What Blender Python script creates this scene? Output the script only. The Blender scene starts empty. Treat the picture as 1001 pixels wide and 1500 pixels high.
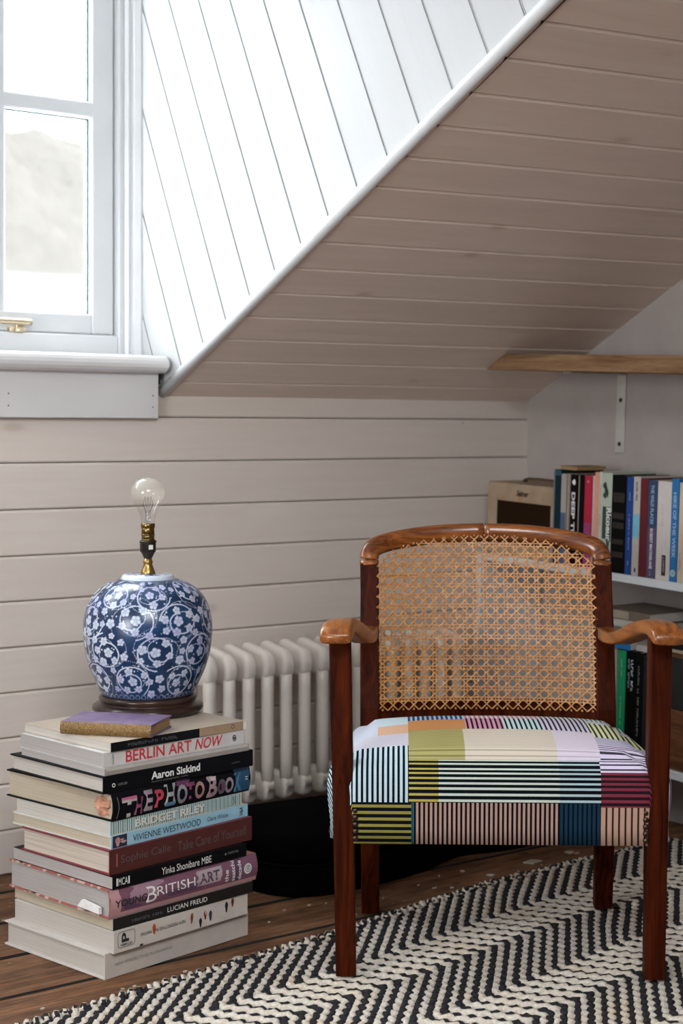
import bpy, bmesh, math, random
import numpy as np
from mathutils import Vector, Matrix

random.seed(7)
rng = np.random.default_rng(7)
R = math.radians
scene = bpy.context.scene
COL = scene.collection

# ------------------------------------------------------------------ camera, sky, lights, exposure
# room frame: knee wall is y=0 (room on the -y side), gable wall is x=0 (room on the -x side), floor z=0
CAM = Vector((-2.889, -3.109, 0.92))
YAW = R(36.29)
cam_d = bpy.data.cameras.new('camera')
cam = bpy.data.objects.new('camera', cam_d)
COL.objects.link(cam)
cam.location = CAM
cam.rotation_euler = (R(90), 0, -YAW)
cam_d.sensor_fit = 'AUTO'
cam_d.sensor_width = 36.0
cam_d.lens = 2350 / 1500 * 36
cam_d.shift_y = -(750 - 635) / 1500
cam_d.clip_start = 0.05
cam_d.dof.use_dof = True
cam_d.dof.focus_distance = 2.72
cam_d.dof.aperture_fstop = 5.6
scene.camera = cam

world = bpy.data.worlds.new('sky')
scene.world = world
world.use_nodes = True
wb = world.node_tree.nodes['Background']
wb.inputs[0].default_value = (0.92, 0.96, 1.0, 1)
wb.inputs[1].default_value = 20.0

def area(name, loc, rot, sx, sy, power, color=(1, 1, 1), portal=False):
    d = bpy.data.lights.new(name, 'AREA')
    d.shape = 'RECTANGLE'; d.size = sx; d.size_y = sy; d.energy = power; d.color = color
    if portal: d.cycles.is_portal = True
    o = bpy.data.objects.new(name, d); COL.objects.link(o)
    o.location = loc; o.rotation_euler = rot
    return o
# portals sit in the dormer window, the added roof opening and the added left gable opening (they only guide the sky light in)
area('dormer_window_portal', (-2.10, 0.30, 1.62), (R(-90), 0, 0), 1.95, 1.15, 1, portal=True)
area('roof_fill_portal', (-2.6, -2.86, 1.955), (R(28.6), 0, 0), 1.2, 0.74, 1, portal=True)

area('gable_fill_portal', (-4.43, -1.80, 1.14), (0, R(-90), 0), 0.88, 1.10, 1, portal=True)
vs = scene.view_settings
vs.view_transform = 'Standard'
try: vs.look = 'None'
except Exception: pass
vs.gamma = 1.0
vs.use_curve_mapping = False
vs.exposure = 0.0
try:
    scene.cycles.use_denoising = True
    scene.cycles.max_bounces = 8
    scene.cycles.transparent_max_bounces = 16
except Exception: pass

# ------------------------------------------------------------------ helpers
def cam2room(X, Z):
    c, s = math.cos(YAW), math.sin(YAW)
    return (CAM.x + X * c + Z * s, CAM.y - X * s + Z * c)

def empty(name, loc=(0, 0, 0), rot=(0, 0, 0), matrix=None):
    o = bpy.data.objects.new(name, None); COL.objects.link(o)
    o.empty_display_size = 0.05
    if matrix is not None: o.matrix_world = matrix
    else:
        o.location = loc; o.rotation_euler = rot
    return o

def tag(o, label=None, cat=None, group=None, kind=None):
    if label: o['label'] = label
    if cat: o['category'] = cat
    if group: o['group'] = group
    if kind: o['kind'] = kind
    return o

def link_mesh(name, me, parent=None, mats=(), smooth=False):
    o = bpy.data.objects.new(name, me); COL.objects.link(o)
    for m in mats:
        if m is not None: me.materials.append(m)
    if smooth and len(me.polygons):
        me.polygons.foreach_set('use_smooth', [True] * len(me.polygons))
    if parent is not None: o.parent = parent
    return o

def obj(name, bm, mat, parent=None, smooth=False):
    me = bpy.data.meshes.new(name)
    bmesh.ops.recalc_face_normals(bm, faces=bm.faces[:])
    bm.to_mesh(me); bm.free()
    mats = mat if isinstance(mat, (list, tuple)) else (mat,)
    return link_mesh(name, me, parent, mats, smooth)

def pyobj(name, verts, faces, mat, parent=None, smooth=False, mat_idx=None):
    me = bpy.data.meshes.new(name)
    me.from_pydata([tuple(v) for v in verts], [], [tuple(f) for f in faces])
    mats = mat if isinstance(mat, (list, tuple)) else (mat,)
    o = link_mesh(name, me, parent, mats, smooth)
    if mat_idx is not None: me.polygons.foreach_set('material_index', mat_idx)
    me.update()
    return o

def add_box(bm, x0, x1, y0, y1, z0, z1, bevel=0.0, seg=1):
    vs_ = [bm.verts.new((x, y, z)) for x in (x0, x1) for y in (y0, y1) for z in (z0, z1)]
    idx = [(0, 1, 3, 2), (4, 6, 7, 5), (0, 4, 5, 1), (2, 3, 7, 6), (0, 2, 6, 4), (1, 5, 7, 3)]
    fs = [bm.faces.new([vs_[i] for i in f]) for f in idx]
    if bevel > 0:
        bmesh.ops.recalc_face_normals(bm, faces=fs)
        es = list({e for f in fs for e in f.edges})
        bmesh.ops.bevel(bm, geom=es, offset=bevel, segments=seg, affect='EDGES', profile=0.5)
    return bm

def box_obj(name, x0, x1, y0, y1, z0, z1, mat, parent=None, bevel=0.0, seg=1, smooth=False):
    bm = bmesh.new(); add_box(bm, x0, x1, y0, y1, z0, z1, bevel, seg)
    return obj(name, bm, mat, parent, smooth)

def add_prism(bm, pts, axis_fn, a, b):
    """polygon pts (2d) extruded between a and b; axis_fn(p, t) -> 3d"""
    lo = [bm.verts.new(axis_fn(p, a)) for p in pts]
    hi = [bm.verts.new(axis_fn(p, b)) for p in pts]
    fs = [bm.faces.new(lo), bm.faces.new(hi[::-1])]
    n = len(pts)
    for i in range(n):
        fs.append(bm.faces.new((lo[i], lo[(i + 1) % n], hi[(i + 1) % n], hi[i])))
    return fs

def add_loft(bm, rings, cap=True, closed=True):
    rv = [[bm.verts.new(p) for p in r] for r in rings]
    n = len(rv[0])
    for a, b in zip(rv[:-1], rv[1:]):
        for i in range(n if closed else n - 1):
            j = (i + 1) % n
            bm.faces.new((a[i], a[j], b[j], b[i]))
    if cap:
        bm.faces.new(rv[0][::-1]); bm.faces.new(rv[-1])
    return bm

def add_lathe(bm, prof, n=32, cx=0, cy=0, cap=True):
    rings = []
    for r, z in prof:
        rings.append([(cx + r * math.cos(2 * math.pi * i / n), cy + r * math.sin(2 * math.pi * i / n), z) for i in range(n)])
    return add_loft(bm, rings, cap)

def add_tube(bm, pts, r, n=8, cap=True, radii=None, flat=1.0):
    pts = [Vector(p) for p in pts]
    rings = []
    up0 = None
    for i, p in enumerate(pts):
        t = (pts[min(i + 1, len(pts) - 1)] - pts[max(i - 1, 0)]).normalized()
        if up0 is None:
            up0 = Vector((0, 0, 1)) if abs(t.z) < 0.9 else Vector((1, 0, 0))
        side = t.cross(up0).normalized(); up = side.cross(t).normalized(); up0 = up
        rr = radii[i] if radii else r
        rings.append([p + side * rr * math.cos(2 * math.pi * k / n) + up * rr * flat * math.sin(2 * math.pi * k / n) for k in range(n)])
    return add_loft(bm, rings, cap)

def interp(x, xs, ys):
    return float(np.interp(x, xs, ys))

def smooth_path(pts, m=6):
    """Catmull-Rom through pts"""
    P = [Vector(p) for p in pts]
    out = []
    for i in range(len(P) - 1):
        p0 = P[max(i - 1, 0)]; p1 = P[i]; p2 = P[i + 1]; p3 = P[min(i + 2, len(P) - 1)]
        for k in range(m):
            t = k / m
            out.append(0.5 * ((2 * p1) + (p2 - p0) * t + (2 * p0 - 5 * p1 + 4 * p2 - p3) * t * t + (3 * p1 - p0 - 3 * p2 + p3) * t ** 3))
    out.append(P[-1])
    return out

# ------------------------------------------------------------------ materials
class NT:
    def __init__(self, name):
        self.m = bpy.data.materials.new(name); self.m.use_nodes = True
        self.t = self.m.node_tree; self.n = self.t.nodes; self.l = self.t.links
        self.b = self.n['Principled BSDF']
    def node(self, kind, **kw):
        nd = self.n.new(kind)
        for k, v in kw.items():
            if k == 'ins':
                for kk, vv in v.items(): self.set(nd.inputs[kk], vv)
            else: setattr(nd, k, v)
        return nd
    def set(self, sock, v):
        if isinstance(v, bpy.types.NodeSocket): self.l.new(v, sock)
        else:
            if sock.type == 'RGBA' and len(v) == 3: v = (*v, 1)
            sock.default_value = v
    def math(self, op, a, b=0.0, c=None):
        nd = self.node('ShaderNodeMath', operation=op); self.set(nd.inputs[0], a); self.set(nd.inputs[1], b)
        if c is not None: self.set(nd.inputs[2], c)
        return nd.outputs[0]
    def mix(self, fac, a, b, mode='MIX'):
        nd = self.node('ShaderNodeMix', data_type='RGBA', blend_type=mode)
        self.set(nd.inputs[0], fac); self.set(nd.inputs[6], a); self.set(nd.inputs[7], b)
        return nd.outputs[2]
    def noise(self, vec, scale, detail=4, rough=0.55, dist=0.0):
        nd = self.node('ShaderNodeTexNoise'); self.set(nd.inputs['Vector'], vec)
        nd.inputs['Scale'].default_value = scale; nd.inputs['Detail'].default_value = detail
        nd.inputs['Roughness'].default_value = rough; nd.inputs['Distortion'].default_value = dist
        return nd.outputs[0]
    def ramp(self, fac, stops):
        nd = self.node('ShaderNodeValToRGB'); self.set(nd.inputs[0], fac)
        cr = nd.color_ramp
        while len(cr.elements) < len(stops): cr.elements.new(0.5)
        for e, (p, c) in zip(cr.elements, stops):
            e.position = p
            e.color = (c, c, c, 1) if not hasattr(c, '__len__') else (*c, 1)
        return nd.outputs[0]
    def coords(self, scale=(1, 1, 1), which='Object', rand=False, loc=(0, 0, 0)):
        tc = self.node('ShaderNodeTexCoord'); mp = self.node('ShaderNodeMapping')
        self.l.new(tc.outputs[which], mp.inputs[0]); mp.inputs['Scale'].default_value = scale
        mp.inputs['Location'].default_value = loc
        v = mp.outputs[0]
        if rand:
            oi = self.node('ShaderNodeObjectInfo')
            cx = self.node('ShaderNodeCombineXYZ')
            self.set(cx.inputs[0], self.math('MULTIPLY', oi.outputs['Random'], 37.0))
            self.set(cx.inputs[1], self.math('MULTIPLY', oi.outputs['Random'], 91.0))
            self.set(cx.inputs[2], self.math('MULTIPLY', oi.outputs['Random'], 53.0))
            ad = self.node('ShaderNodeVectorMath', operation='ADD')
            self.l.new(v, ad.inputs[0]); self.l.new(cx.outputs[0], ad.inputs[1]); v = ad.outputs[0]
        return v
    def bump(self, h, strength=0.2, dist=0.002):
        nd = self.node('ShaderNodeBump'); nd.inputs['Strength'].default_value = strength; nd.inputs['Distance'].default_value = dist
        self.set(nd.inputs['Height'], h); self.l.new(nd.outputs[0], self.b.inputs['Normal'])
    def out(self, color, rough=0.5, metal=0.0, spec=None, coat=None):
        self.set(self.b.inputs['Base Color'], color); self.set(self.b.inputs['Roughness'], rough)
        self.set(self.b.inputs['Metallic'], metal)
        if spec is not None: self.b.inputs['Specular IOR Level'].default_value = spec
        if coat is not None: self.b.inputs['Coat Weight'].default_value = coat
        return self.m

def plain(name, c, rough=0.5, metal=0.0, var=0.12, scale=60, bump=0.0, spec=None, coat=None):
    t = NT(name)
    v = t.coords()
    nz = t.noise(v, scale, 4)
    k = t.ramp(nz, [(0.3, 1 - var), (0.7, 1.0)])
    col = t.mix(1.0, c, k, 'MULTIPLY')
    if bump: t.bump(nz, bump, 0.001)
    return t.out(col, rough, metal, spec, coat)

def whitewash(name, c, axis='x', grain=1.0, rough=0.55):
    """painted / limewashed pine boards, grain along the given axis of the object"""
    t = NT(name)
    sc = {'x': (1.6, 26, 26), 'y': (26, 1.6, 26), 'd': (1.6, 26, 26)}[axis]
    v = t.coords(sc, rand=True)
    g = t.noise(v, 1.6, 5, 0.6, 0.8)
    g2 = t.noise(t.coords((2, 3.2, 3.2), rand=True), 1.3, 3)
    # knots: sparse stretched voronoi cells
    vk = t.coords({'x': (3.4, 8, 8), 'y': (8, 3.4, 8), 'd': (3.4, 8, 8)}[axis], rand=True)
    vo = t.node('ShaderNodeTexVoronoi', feature='F1'); t.l.new(vk, vo.inputs['Vector']); vo.inputs['Scale'].default_value = 0.95
    kn = t.ramp(vo.outputs['Distance'], [(0.0, 1.0), (0.055, 0.75), (0.10, 0.12), (0.16, 0.0)])
    # tiny dark nail holes
    vn = t.node('ShaderNodeTexVoronoi', feature='F1'); t.l.new(t.coords((1, 1, 1), rand=True), vn.inputs['Vector']); vn.inputs['Scale'].default_value = 5.5
    nl = t.ramp(vn.outputs['Distance'], [(0.0, 1.0), (0.009, 1.0), (0.013, 0.0)])
    col = t.mix(t.ramp(g, [(0.35, 0.0), (0.75, 0.30 * grain)]), c, tuple(q * f for q, f in zip(c, (0.76, 0.71, 0.66))))
    col = t.mix(t.ramp(g2, [(0.35, 0.0), (0.7, 0.22 * grain)]), col, tuple(q * f for q, f in zip(c, (0.90, 0.84, 0.79))))
    col = t.mix(t.math('MULTIPLY', kn, 0.62 * grain), col, tuple(q * f for q, f in zip(c, (0.60, 0.52, 0.45))))
    col = t.mix(t.math('MULTIPLY', nl, 0.8), col, (0.10, 0.08, 0.07))
    oi = t.node('ShaderNodeObjectInfo')
    col = t.mix(1.0, col, t.ramp(oi.outputs['Random'], [(0.0, 0.95), (1.0, 1.0)]), 'MULTIPLY')
    t.bump(g, 0.10 * grain, 0.002)
    return t.out(col, rough, spec=0.35)

def wood(name, dark, light, axis='z', scale=1.0, rough=0.35, coat=0.0, ring=14, rand=False, contrast=(0.35, 0.7), spec=0.3):
    t = NT(name)
    s = {'x': (1.2, ring, ring), 'y': (ring, 1.2, ring), 'z': (ring, ring, 1.2)}[axis]
    s = tuple(q * scale for q in s)
    v = t.coords(s, rand=rand)
    g = t.noise(v, 3.0, 6, 0.65, 1.2)
    f = t.noise(t.coords(tuple(q * 7 for q in s), rand=rand), 4.0, 3, 0.6)
    col = t.mix(t.ramp(g, [(contrast[0], 0.0), (contrast[1], 1.0)]), dark, light)
    col = t.mix(t.ramp(f, [(0.55, 0.0), (0.75, 0.45)]), col, tuple(q * 0.45 for q in dark))
    t.bump(f, 0.12, 0.001)
    return t.out(col, rough, coat=coat, spec=spec)

def glass(name, tint=(1, 1, 1), gloss=(1, 1, 1), ior=1.5):
    t = NT(name)
    tr = t.node('ShaderNodeBsdfTransparent'); tr.inputs[0].default_value = (*tint, 1)
    gl = t.node('ShaderNodeBsdfGlossy'); gl.inputs['Roughness'].default_value = 0.02; gl.inputs[0].default_value = (*gloss, 1)
    lw = t.node('ShaderNodeLayerWeight'); lw.inputs[0].default_value = 0.5
    f0 = ((ior - 1) / (ior + 1)) ** 2          # Schlick reflectance, the same from either side of the thin sheet
    fr = t.math('MULTIPLY_ADD', t.math('POWER', lw.outputs['Facing'], 5.0), 1 - f0, f0)
    mx = t.node('ShaderNodeMixShader')
    t.l.new(fr, mx.inputs[0]); t.l.new(tr.outputs[0], mx.inputs[1]); t.l.new(gl.outputs[0], mx.inputs[2])
    t.l.new(mx.outputs[0], t.n['Material Output'].inputs[0])
    return t.m

def pages(name, c, lines=420, var=0.35):
    """block of paper: fine lines along the sheets (stacked in local z)"""
    t = NT(name)
    v = t.coords((3, 3, lines))
    g = t.noise(v, 1.0, 3, 0.7)
    v2 = t.coords((9, 9, 14))
    g2 = t.noise(v2, 1.0, 3)
    col = t.mix(t.ramp(g, [(0.35, 0.0), (0.7, var)]), c, tuple(q * 0.45 for q in c))
    col = t.mix(t.ramp(g2, [(0.4, 0.0), (0.75, 0.25)]), col, tuple(q * f for q, f in zip(c, (0.78, 0.70, 0.6))))
    t.bump(g, 0.25, 0.001)
    return t.out(col, 0.85, spec=0.1)

M = {}
PLANK = (0.70, 0.625, 0.56)
M['wall_plank'] = whitewash('whitewashed_wall_pine', PLANK, 'x', 0.8)
M['ceiling_plank'] = whitewash('whitewashed_ceiling_pine', (0.80, 0.68, 0.595), 'x', 1.1, 0.5)
M['cheek_plank'] = whitewash('white_painted_pine', (0.51, 0.515, 0.52), 'd', 0.45)
M['white_paint'] = plain('white_gloss_paint', (0.66, 0.67, 0.68), 0.35, var=0.05, scale=9)
M['sill_paint'] = plain('sill_gloss_paint', (0.68, 0.66, 0.65), 0.3, var=0.06, scale=7)
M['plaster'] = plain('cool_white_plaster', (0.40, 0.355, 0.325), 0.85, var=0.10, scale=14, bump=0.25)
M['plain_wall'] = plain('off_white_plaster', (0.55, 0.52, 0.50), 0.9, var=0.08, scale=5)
M['brass'] = plain('aged_brass', (0.46, 0.31, 0.11), 0.32, 1.0, var=0.35, scale=70)
M['stay_brass'] = plain('window_brass', (0.72, 0.60, 0.42), 0.3, 1.0, var=0.25, scale=50)
M['putty'] = plain('mildewed_glazing_seal', (0.22, 0.30, 0.30), 0.7, var=0.6, scale=90)
M['window_glass'] = glass('window_glass', (0.97, 0.985, 0.985))
M['black_gap'] = plain('dark_recess', (0.02, 0.02, 0.02), 0.9)

# ------------------------------------------------------------------ setting: floor
fl = box_obj('floor', -5.1, 0.2, -5.4, 0.4, -0.06, -0.022, plain('under_floor', (0.02, 0.015, 0.01), 0.95)); tag(fl, kind='structure')
def floor_mat():
    t = NT('worn_dark_floorboards')
    v = t.coords((1.5, 18, 18), rand=True)
    g = t.noise(v, 2.2, 6, 0.65, 1.0)
    w = t.noise(t.coords((2.2, 3.5, 3.5)), 2.0, 5, 0.65)
    sp = t.node('ShaderNodeTexVoronoi'); t.l.new(t.coords((1, 1, 1)), sp.inputs['Vector']); sp.inputs['Scale'].default_value = 34
    spn = t.noise(t.coords(), 9, 2)
    dots = t.math('MULTIPLY', t.ramp(sp.outputs['Distance'], [(0.0, 1.0), (0.10, 1.0), (0.15, 0.0)]), t.ramp(spn, [(0.56, 0.0), (0.66, 1.0)]))
    sd = t.node('ShaderNodeTexVoronoi'); t.l.new(t.coords((1, 1.6, 1), loc=(3.1, 1.7, 0)), sd.inputs['Vector']); sd.inputs['Scale'].default_value = 13
    dark = t.math('MULTIPLY', t.ramp(sd.outputs['Distance'], [(0.0, 1.0), (0.13, 0.9), (0.19, 0.0)]), t.ramp(t.noise(t.coords(loc=(5, 0, 0)), 5, 2), [(0.52, 0.0), (0.60, 1.0)]))
    col = t.mix(t.ramp(g, [(0.36, 0.0), (0.64, 1.0)]), (0.032, 0.013, 0.0055), (0.225, 0.100, 0.044))
    col = t.mix(t.ramp(w, [(0.40, 0.0), (0.68, 0.55)]), col, (0.30, 0.155, 0.080))
    col = t.mix(t.math('MULTIPLY', dots, 0.7), col, (0.62, 0.56, 0.48))
    col = t.mix(t.math('MULTIPLY', dark, 0.8), col, (0.02, 0.014, 0.01))
    f2 = t.noise(t.coords((7, 95, 95), rand=True), 2.0, 5, 0.7)
    col = t.mix(t.ramp(f2, [(0.50, 0.0), (0.66, 0.75)]), col, (0.026, 0.012, 0.006))
    t.bump(f2, 0.35, 0.002)
    return t.out(col, t.ramp(w, [(0.3, 0.7), (0.7, 0.5)]), spec=0.22)
M['floor'] = floor_mat()
def plank_strip(name, x0, x1, ya, yb, ztop, th, ch, mat, parent):
    """floor plank: chamfered box along x"""
    bm = bmesh.new()
    prof = [(ya, ztop - ch), (ya + ch, ztop), (yb - ch, ztop), (yb, ztop - ch), (yb, ztop - th), (ya, ztop - th)]
    fs = add_prism(bm, prof, lambda p, t: (t, p[0], p[1]), x0, x1)
    for k in (2, 4, 5, 7): fs[k].material_index = 1          # joint faces painted dark so the seams read as shaded gaps
    return obj(name, bm, [mat, M['joint_shade']], parent)
M['joint_shade'] = plain('dark_joint_shade', (0.010, 0.007, 0.005), 0.95)
yb = 0.07
wplank = 0.1875
i = 0
y_top = -0.305 + 2 * wplank
while y_top > -5.3:
    ya_ = y_top - wplank + 0.008
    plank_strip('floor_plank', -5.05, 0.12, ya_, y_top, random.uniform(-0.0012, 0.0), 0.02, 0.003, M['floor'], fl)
    y_top -= wplank

# ------------------------------------------------------------------ setting: knee wall of boards
wall = box_obj('wall_back', -5.05, 0.12, 0.016, 0.06, 0.0, 1.06, M['black_gap']); tag(wall, kind='structure')
def wall_plank(z0, z1, x0=-5.05, x1=0.0):
    bm = bmesh.new(); ch = 0.003; cu = 0.0048; g = 0.0009
    prof = [(0.016, z0 + g), (ch, z0 + g), (0.0, z0 + g + ch), (0.0, z1 - g - cu), (cu * 0.8, z1 - g), (0.016, z1 - g)]
    add_prism(bm, prof, lambda p, t: (t, p[0], p[1]), x0, x1)
    return obj('wall_plank', bm, M['wall_plank'], wall)
zs = [0.0, 0.092, 0.188, 0.284, 0.378, 0.472, 0.568, 0.663, 0.760, 0.858, 0.956]
for a, b in zip(zs[:-1], zs[1:]): wall_plank(a, b)
# top board runs only up to the dormer on the right, and full height left of it
wall_plank(0.956, 1.022, -1.118, 0.0)
wall_plank(0.956, 1.05, -5.05, -1.118)

# ------------------------------------------------------------------ setting: sloping ceiling of boards (slightly twisted, as in the old house)
CEIL_Z = 1.003
def slope(x):   # rise per metre at a given x
    return interp(x, [-1.10, 0.0], [0.486, 0.528])
def cz(x, s): return CEIL_Z + s * slope(x)
S_TOP = 2.55
ceil = empty('ceiling', (0, 0, 0)); tag(ceil, kind='structure')
s_edges = [-0.03] + [0.06 + 0.0877 * k for k in range(0, 29)]
def ceiling_plank(s0, s1, x0, x1):
    bm = bmesh.new(); ch = 0.0055; g = 0.0005
    prof = [(s0 + g, 0.016), (s0 + g, 0.0045), (s0 + g + ch, 0.0), (s1 - g - 0.003, 0.0), (s1 - g, 0.003), (s1 - g, 0.016)]
    def P(p, x): return (x, -p[0], cz(x, p[0]) + p[1])
    add_prism(bm, prof, P, x0, x1)
    return obj('ceiling_plank', bm, M['ceiling_plank'], ceil)
for a, b in zip(s_edges[:-1], s_edges[1:]):
    ceiling_plank(a, b, -1.099, 0.0)
# backing behind the boards
bm = bmesh.new()
add_prism(bm, [(-0.05, 0.03), (S_TOP, 0.03), (S_TOP, 0.06), (-0.05, 0.06)], lambda p, x: (x, -p[0], cz(x, p[0]) + p[1] - 0.013), -1.086, 0.12)
obj('backing_board', bm, M['black_gap'], ceil)
ZTOP = cz(-1.1, S_TOP)
bm = bmesh.new()                                   # the opposite roof slope, with an unseen opening added to let in fill light
def far_slope(x0, x1, ya, yb):
    f = lambda y: 2.16 + (y + 2.30) * 0.545
    add_prism(bm, [(ya, f(ya)), (yb, f(yb)), (yb, f(yb) + 0.05), (ya, f(ya) + 0.05)], lambda p, x: (x, p[0], p[1]), x0, x1)
far_slope(-4.5, -3.2, -5.4, -2.30); far_slope(-2.0, 0.12, -5.4, -2.30); far_slope(-3.2, -2.0, -2.55, -2.30); far_slope(-3.2, -2.0, -5.4, -3.19)
tag(obj('ceiling', bm, M['plain_wall']), kind='structure')

# ------------------------------------------------------------------ setting: gable wall, plain walls out of view, unseen openings added for fill light
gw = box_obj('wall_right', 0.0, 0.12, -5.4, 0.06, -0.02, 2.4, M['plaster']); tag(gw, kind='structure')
bm = bmesh.new()
X0, X1 = -4.42, -4.30
add_box(bm, X0, X1, -5.4, -2.35, -0.02, 2.3); add_box(bm, X0, X1, -1.25, 0.1, -0.02, 2.3)   # unseen opening added in the left gable to brighten the room
add_box(bm, X0, X1, -2.35, -1.25, -0.02, 0.70); add_box(bm, X0, X1, -2.35, -1.25, 1.58, 2.3)
tag(obj('wall_left', bm, M['plain_wall']), kind='structure')
bm = bmesh.new()
Y0, Y1 = -5.45, -5.35
add_box(bm, -5.1, 0.12, Y0, Y1, -0.02, 2.3)
tag(obj('wall_front', bm, M['plain_wall']), kind='structure')
# slope left of the dormer and above it, the dormer's far cheek and its flat top
DX0, DX1 = -3.10, -1.10
bm = bmesh.new()
def slab(bm, x0, x1, s0, s1):
    add_prism(bm, [(s0, 0), (s1, 0), (s1, 0.05), (s0, 0.05)], lambda p, x: (x, -p[0], CEIL_Z + p[0] * 0.486 + p[1]), x0, x1)
slab(bm, -5.1, DX0, -0.05, S_TOP)
obj('slope_panel', bm, M['plain_wall'], ceil)
DTOP = 2.14
box_obj('dormer_top', DX0 - 0.03, DX1 + 0.03, -2.5, 0.25, DTOP, DTOP + 0.05, M['white_paint'], ceil)
bm = bmesh.new()
add_prism(bm, [(-0.25, 1.0), (0.0, 1.0), (2.42, DTOP + 0.03), (-0.25, DTOP + 0.03)], lambda p, x: (x, -p[0], p[1]), DX0 - 0.02, DX0)
tag(obj('wall_dormer', bm, M['white_paint']), kind='structure')

# dormer cheek in view: boards set square to the slope line, each clipped to the cheek's outline
ck = empty('wall_dormer'); tag(ck, kind='structure')
ANG = math.atan(0.486)
dB = np.array([math.cos(ANG), math.sin(ANG)])          # up the slope line, in (s, z)
dP = np.array([math.sin(ANG), -math.cos(ANG)])          # along a board, downwards to the room
O2 = np.array([0.0, 1.030])
outline = [(-0.22, 1.0), (-0.02, 1.0), (0.0, 1.008), (2.40, 1.008 + 2.40 * 0.486), (2.40, DTOP + 0.02), (-0.22, DTOP + 0.02)]
def clip_half(poly, n_, c_):   # keep dot(p,n) <= c
    out = []
    for i in range(len(poly)):
        a = np.array(poly[i]); b = np.array(poly[(i + 1) % len(poly)])
        da, db = a @ n_ - c_, b @ n_ - c_
        if da <= 0: out.append(tuple(a))
        if da * db < 0: out.append(tuple(a + (b - a) * (da / (da - db))))
    return out
q0 = 0.802 - 0.1017 * 14      # board joints measured along the slope line
for k in range(-2, 30):
    a = q0 + 0.1017 * k; b = a + 0.1017
    base = float(O2 @ dB)
    poly = clip_half(clip_half(outline, dB, base + b - 0.0005), -dB, -(base + a + 0.0005))
    if len(poly) < 3: continue
    inner = clip_half(clip_half(poly, dB, base + b - 0.0030), -dB, -(base + a + 0.0030))
    if len(inner) < 3: continue
    bm = bmesh.new()
    # local frame: x along the board, so the grain runs along it
    def L(p, h):
        d = np.array(p) - O2
        return (float(d @ dP), float(d @ dB), h)
    add_prism(bm, poly, L, 0.0, 0.012)
    add_prism(bm, inner, L, 0.010, 0.0155)
    o = obj('wall_plank', bm, M['cheek_plank'], ck)
    # local x -> dP in (y=-s, z), local y -> dB, local z -> -x (towards the room)
    o.matrix_world = Matrix(((0, 0, -1, DX1 + 0.0155), (-dP[0], -dB[0], 0, 0), (dP[1], dB[1], 0, O2[1]), (0, 0, 0, 1)))
bm = bmesh.new(); add_prism(bm, outline, lambda p, x: (x, -p[0], p[1]), DX1 + 0.016, DX1 + 0.03)
obj('backing_board', bm, M['cheek_plank'], ck)
# bead covering the corner of cheek and slope
bm = bmesh.new()
add_tube(bm, [(DX1 + 0.001, -s, 1.012 + s * 0.486) for s in (-0.004, 0.6, 1.2, 1.8, 2.4)], 0.0125, 12)
tag(obj('trim_1', bm, M['white_paint'], None, True), kind='structure')

# ------------------------------------------------------------------ setting: dormer window
win = empty('window_1', (0, 0, 0)); tag(win, kind='structure')
WY = 0.13
wp = M['white_paint']
bm = bmesh.new()                                   # frame round the sashes
add_box(bm, -1.146, -1.10, WY - 0.012, WY + 0.10, 1.075, DTOP, 0.003)
add_box(bm, DX0, DX0 + 0.05, WY - 0.012, WY + 0.10, 1.075, DTOP, 0.003)
add_box(bm, DX0 + 0.05, -1.146, WY - 0.012, WY + 0.10, 1.075, 1.141, 0.003)
add_box(bm, DX0 + 0.05, -1.146, WY - 0.012, WY + 0.10, 2.07, DTOP, 0.003)
for xm in (-1.75, -2.35): add_box(bm, xm, xm + 0.05, WY - 0.012, WY + 0.10, 1.141, 2.07, 0.003)
obj('window_frame', bm, wp, win)
bm = bmesh.new()                                   # moulded architrave on the right jamb
prof = [(-1.098, 0.118), (-1.132, 0.118), (-1.134, 0.110), (-1.128, 0.104), (-1.120, 0.106), (-1.116, 0.098), (-1.110, 0.094), (-1.104, 0.090), (-1.098, 0.090)]
add_prism(bm, prof, lambda p, z: (p[0], p[1], z), 1.095, DTOP)
obj('architrave', bm, wp, win)
def sash(x0, x1):
    g = empty('sash'); g.parent = win
    st = 0.055
    z0, z1 = 1.143, 2.068
    yb0, yb1 = WY + 0.004, WY + 0.045
    bm = bmesh.new()
    add_box(bm, x0, x0 + st, yb0, yb1, z0, z1, 0.003); add_box(bm, x1 - st, x1, yb0, yb1, z0, z1, 0.003)
    add_box(bm, x0 + st, x1 - st, yb0, yb1, z0, z0 + 0.045, 0.003); add_box(bm, x0 + st, x1 - st, yb0, yb1, z1 - 0.05, z1, 0.003)
    obj('sash_rail', bm, wp, g)
    xm = (x0 + x1) / 2
    bm = bmesh.new()
    add_box(bm, xm - 0.0125, xm + 0.0125, yb0 + 0.002, yb1 - 0.004, z0 + 0.04, z1 - 0.04, 0.004)
    obj('glazing_bar', bm, wp, g)
    bm = bmesh.new()
    add_box(bm, x0 + st - 0.005, x1 - st + 0.005, yb0 + 0.001, yb1 - 0.004, 1.630, 1.667, 0.004)
    obj('glazing_bar', bm, wp, g)
    for pa, pb in ((x0 + st, xm - 0.0125), (xm + 0.0125, x1 - st)):
        for qa, qb in ((z0 + 0.045, 1.630), (1.667, z1 - 0.05)):
            box_obj('pane', pa - 0.002, pb + 0.002, WY + 0.026, WY + 0.029, qa - 0.002, qb + 0.002, M['window_glass'], g)
            bm = bmesh.new()                       # mildewed putty line round the pane
            w = 0.004
            add_box(bm, pb - w, pb, WY + 0.021, WY + 0.0255, qa, qb)
            add_box(bm, pa, pb, WY + 0.021, WY + 0.0255, qb - w * 0.8, qb)
            obj('glazing_seal', bm, M['putty'], g)
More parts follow.
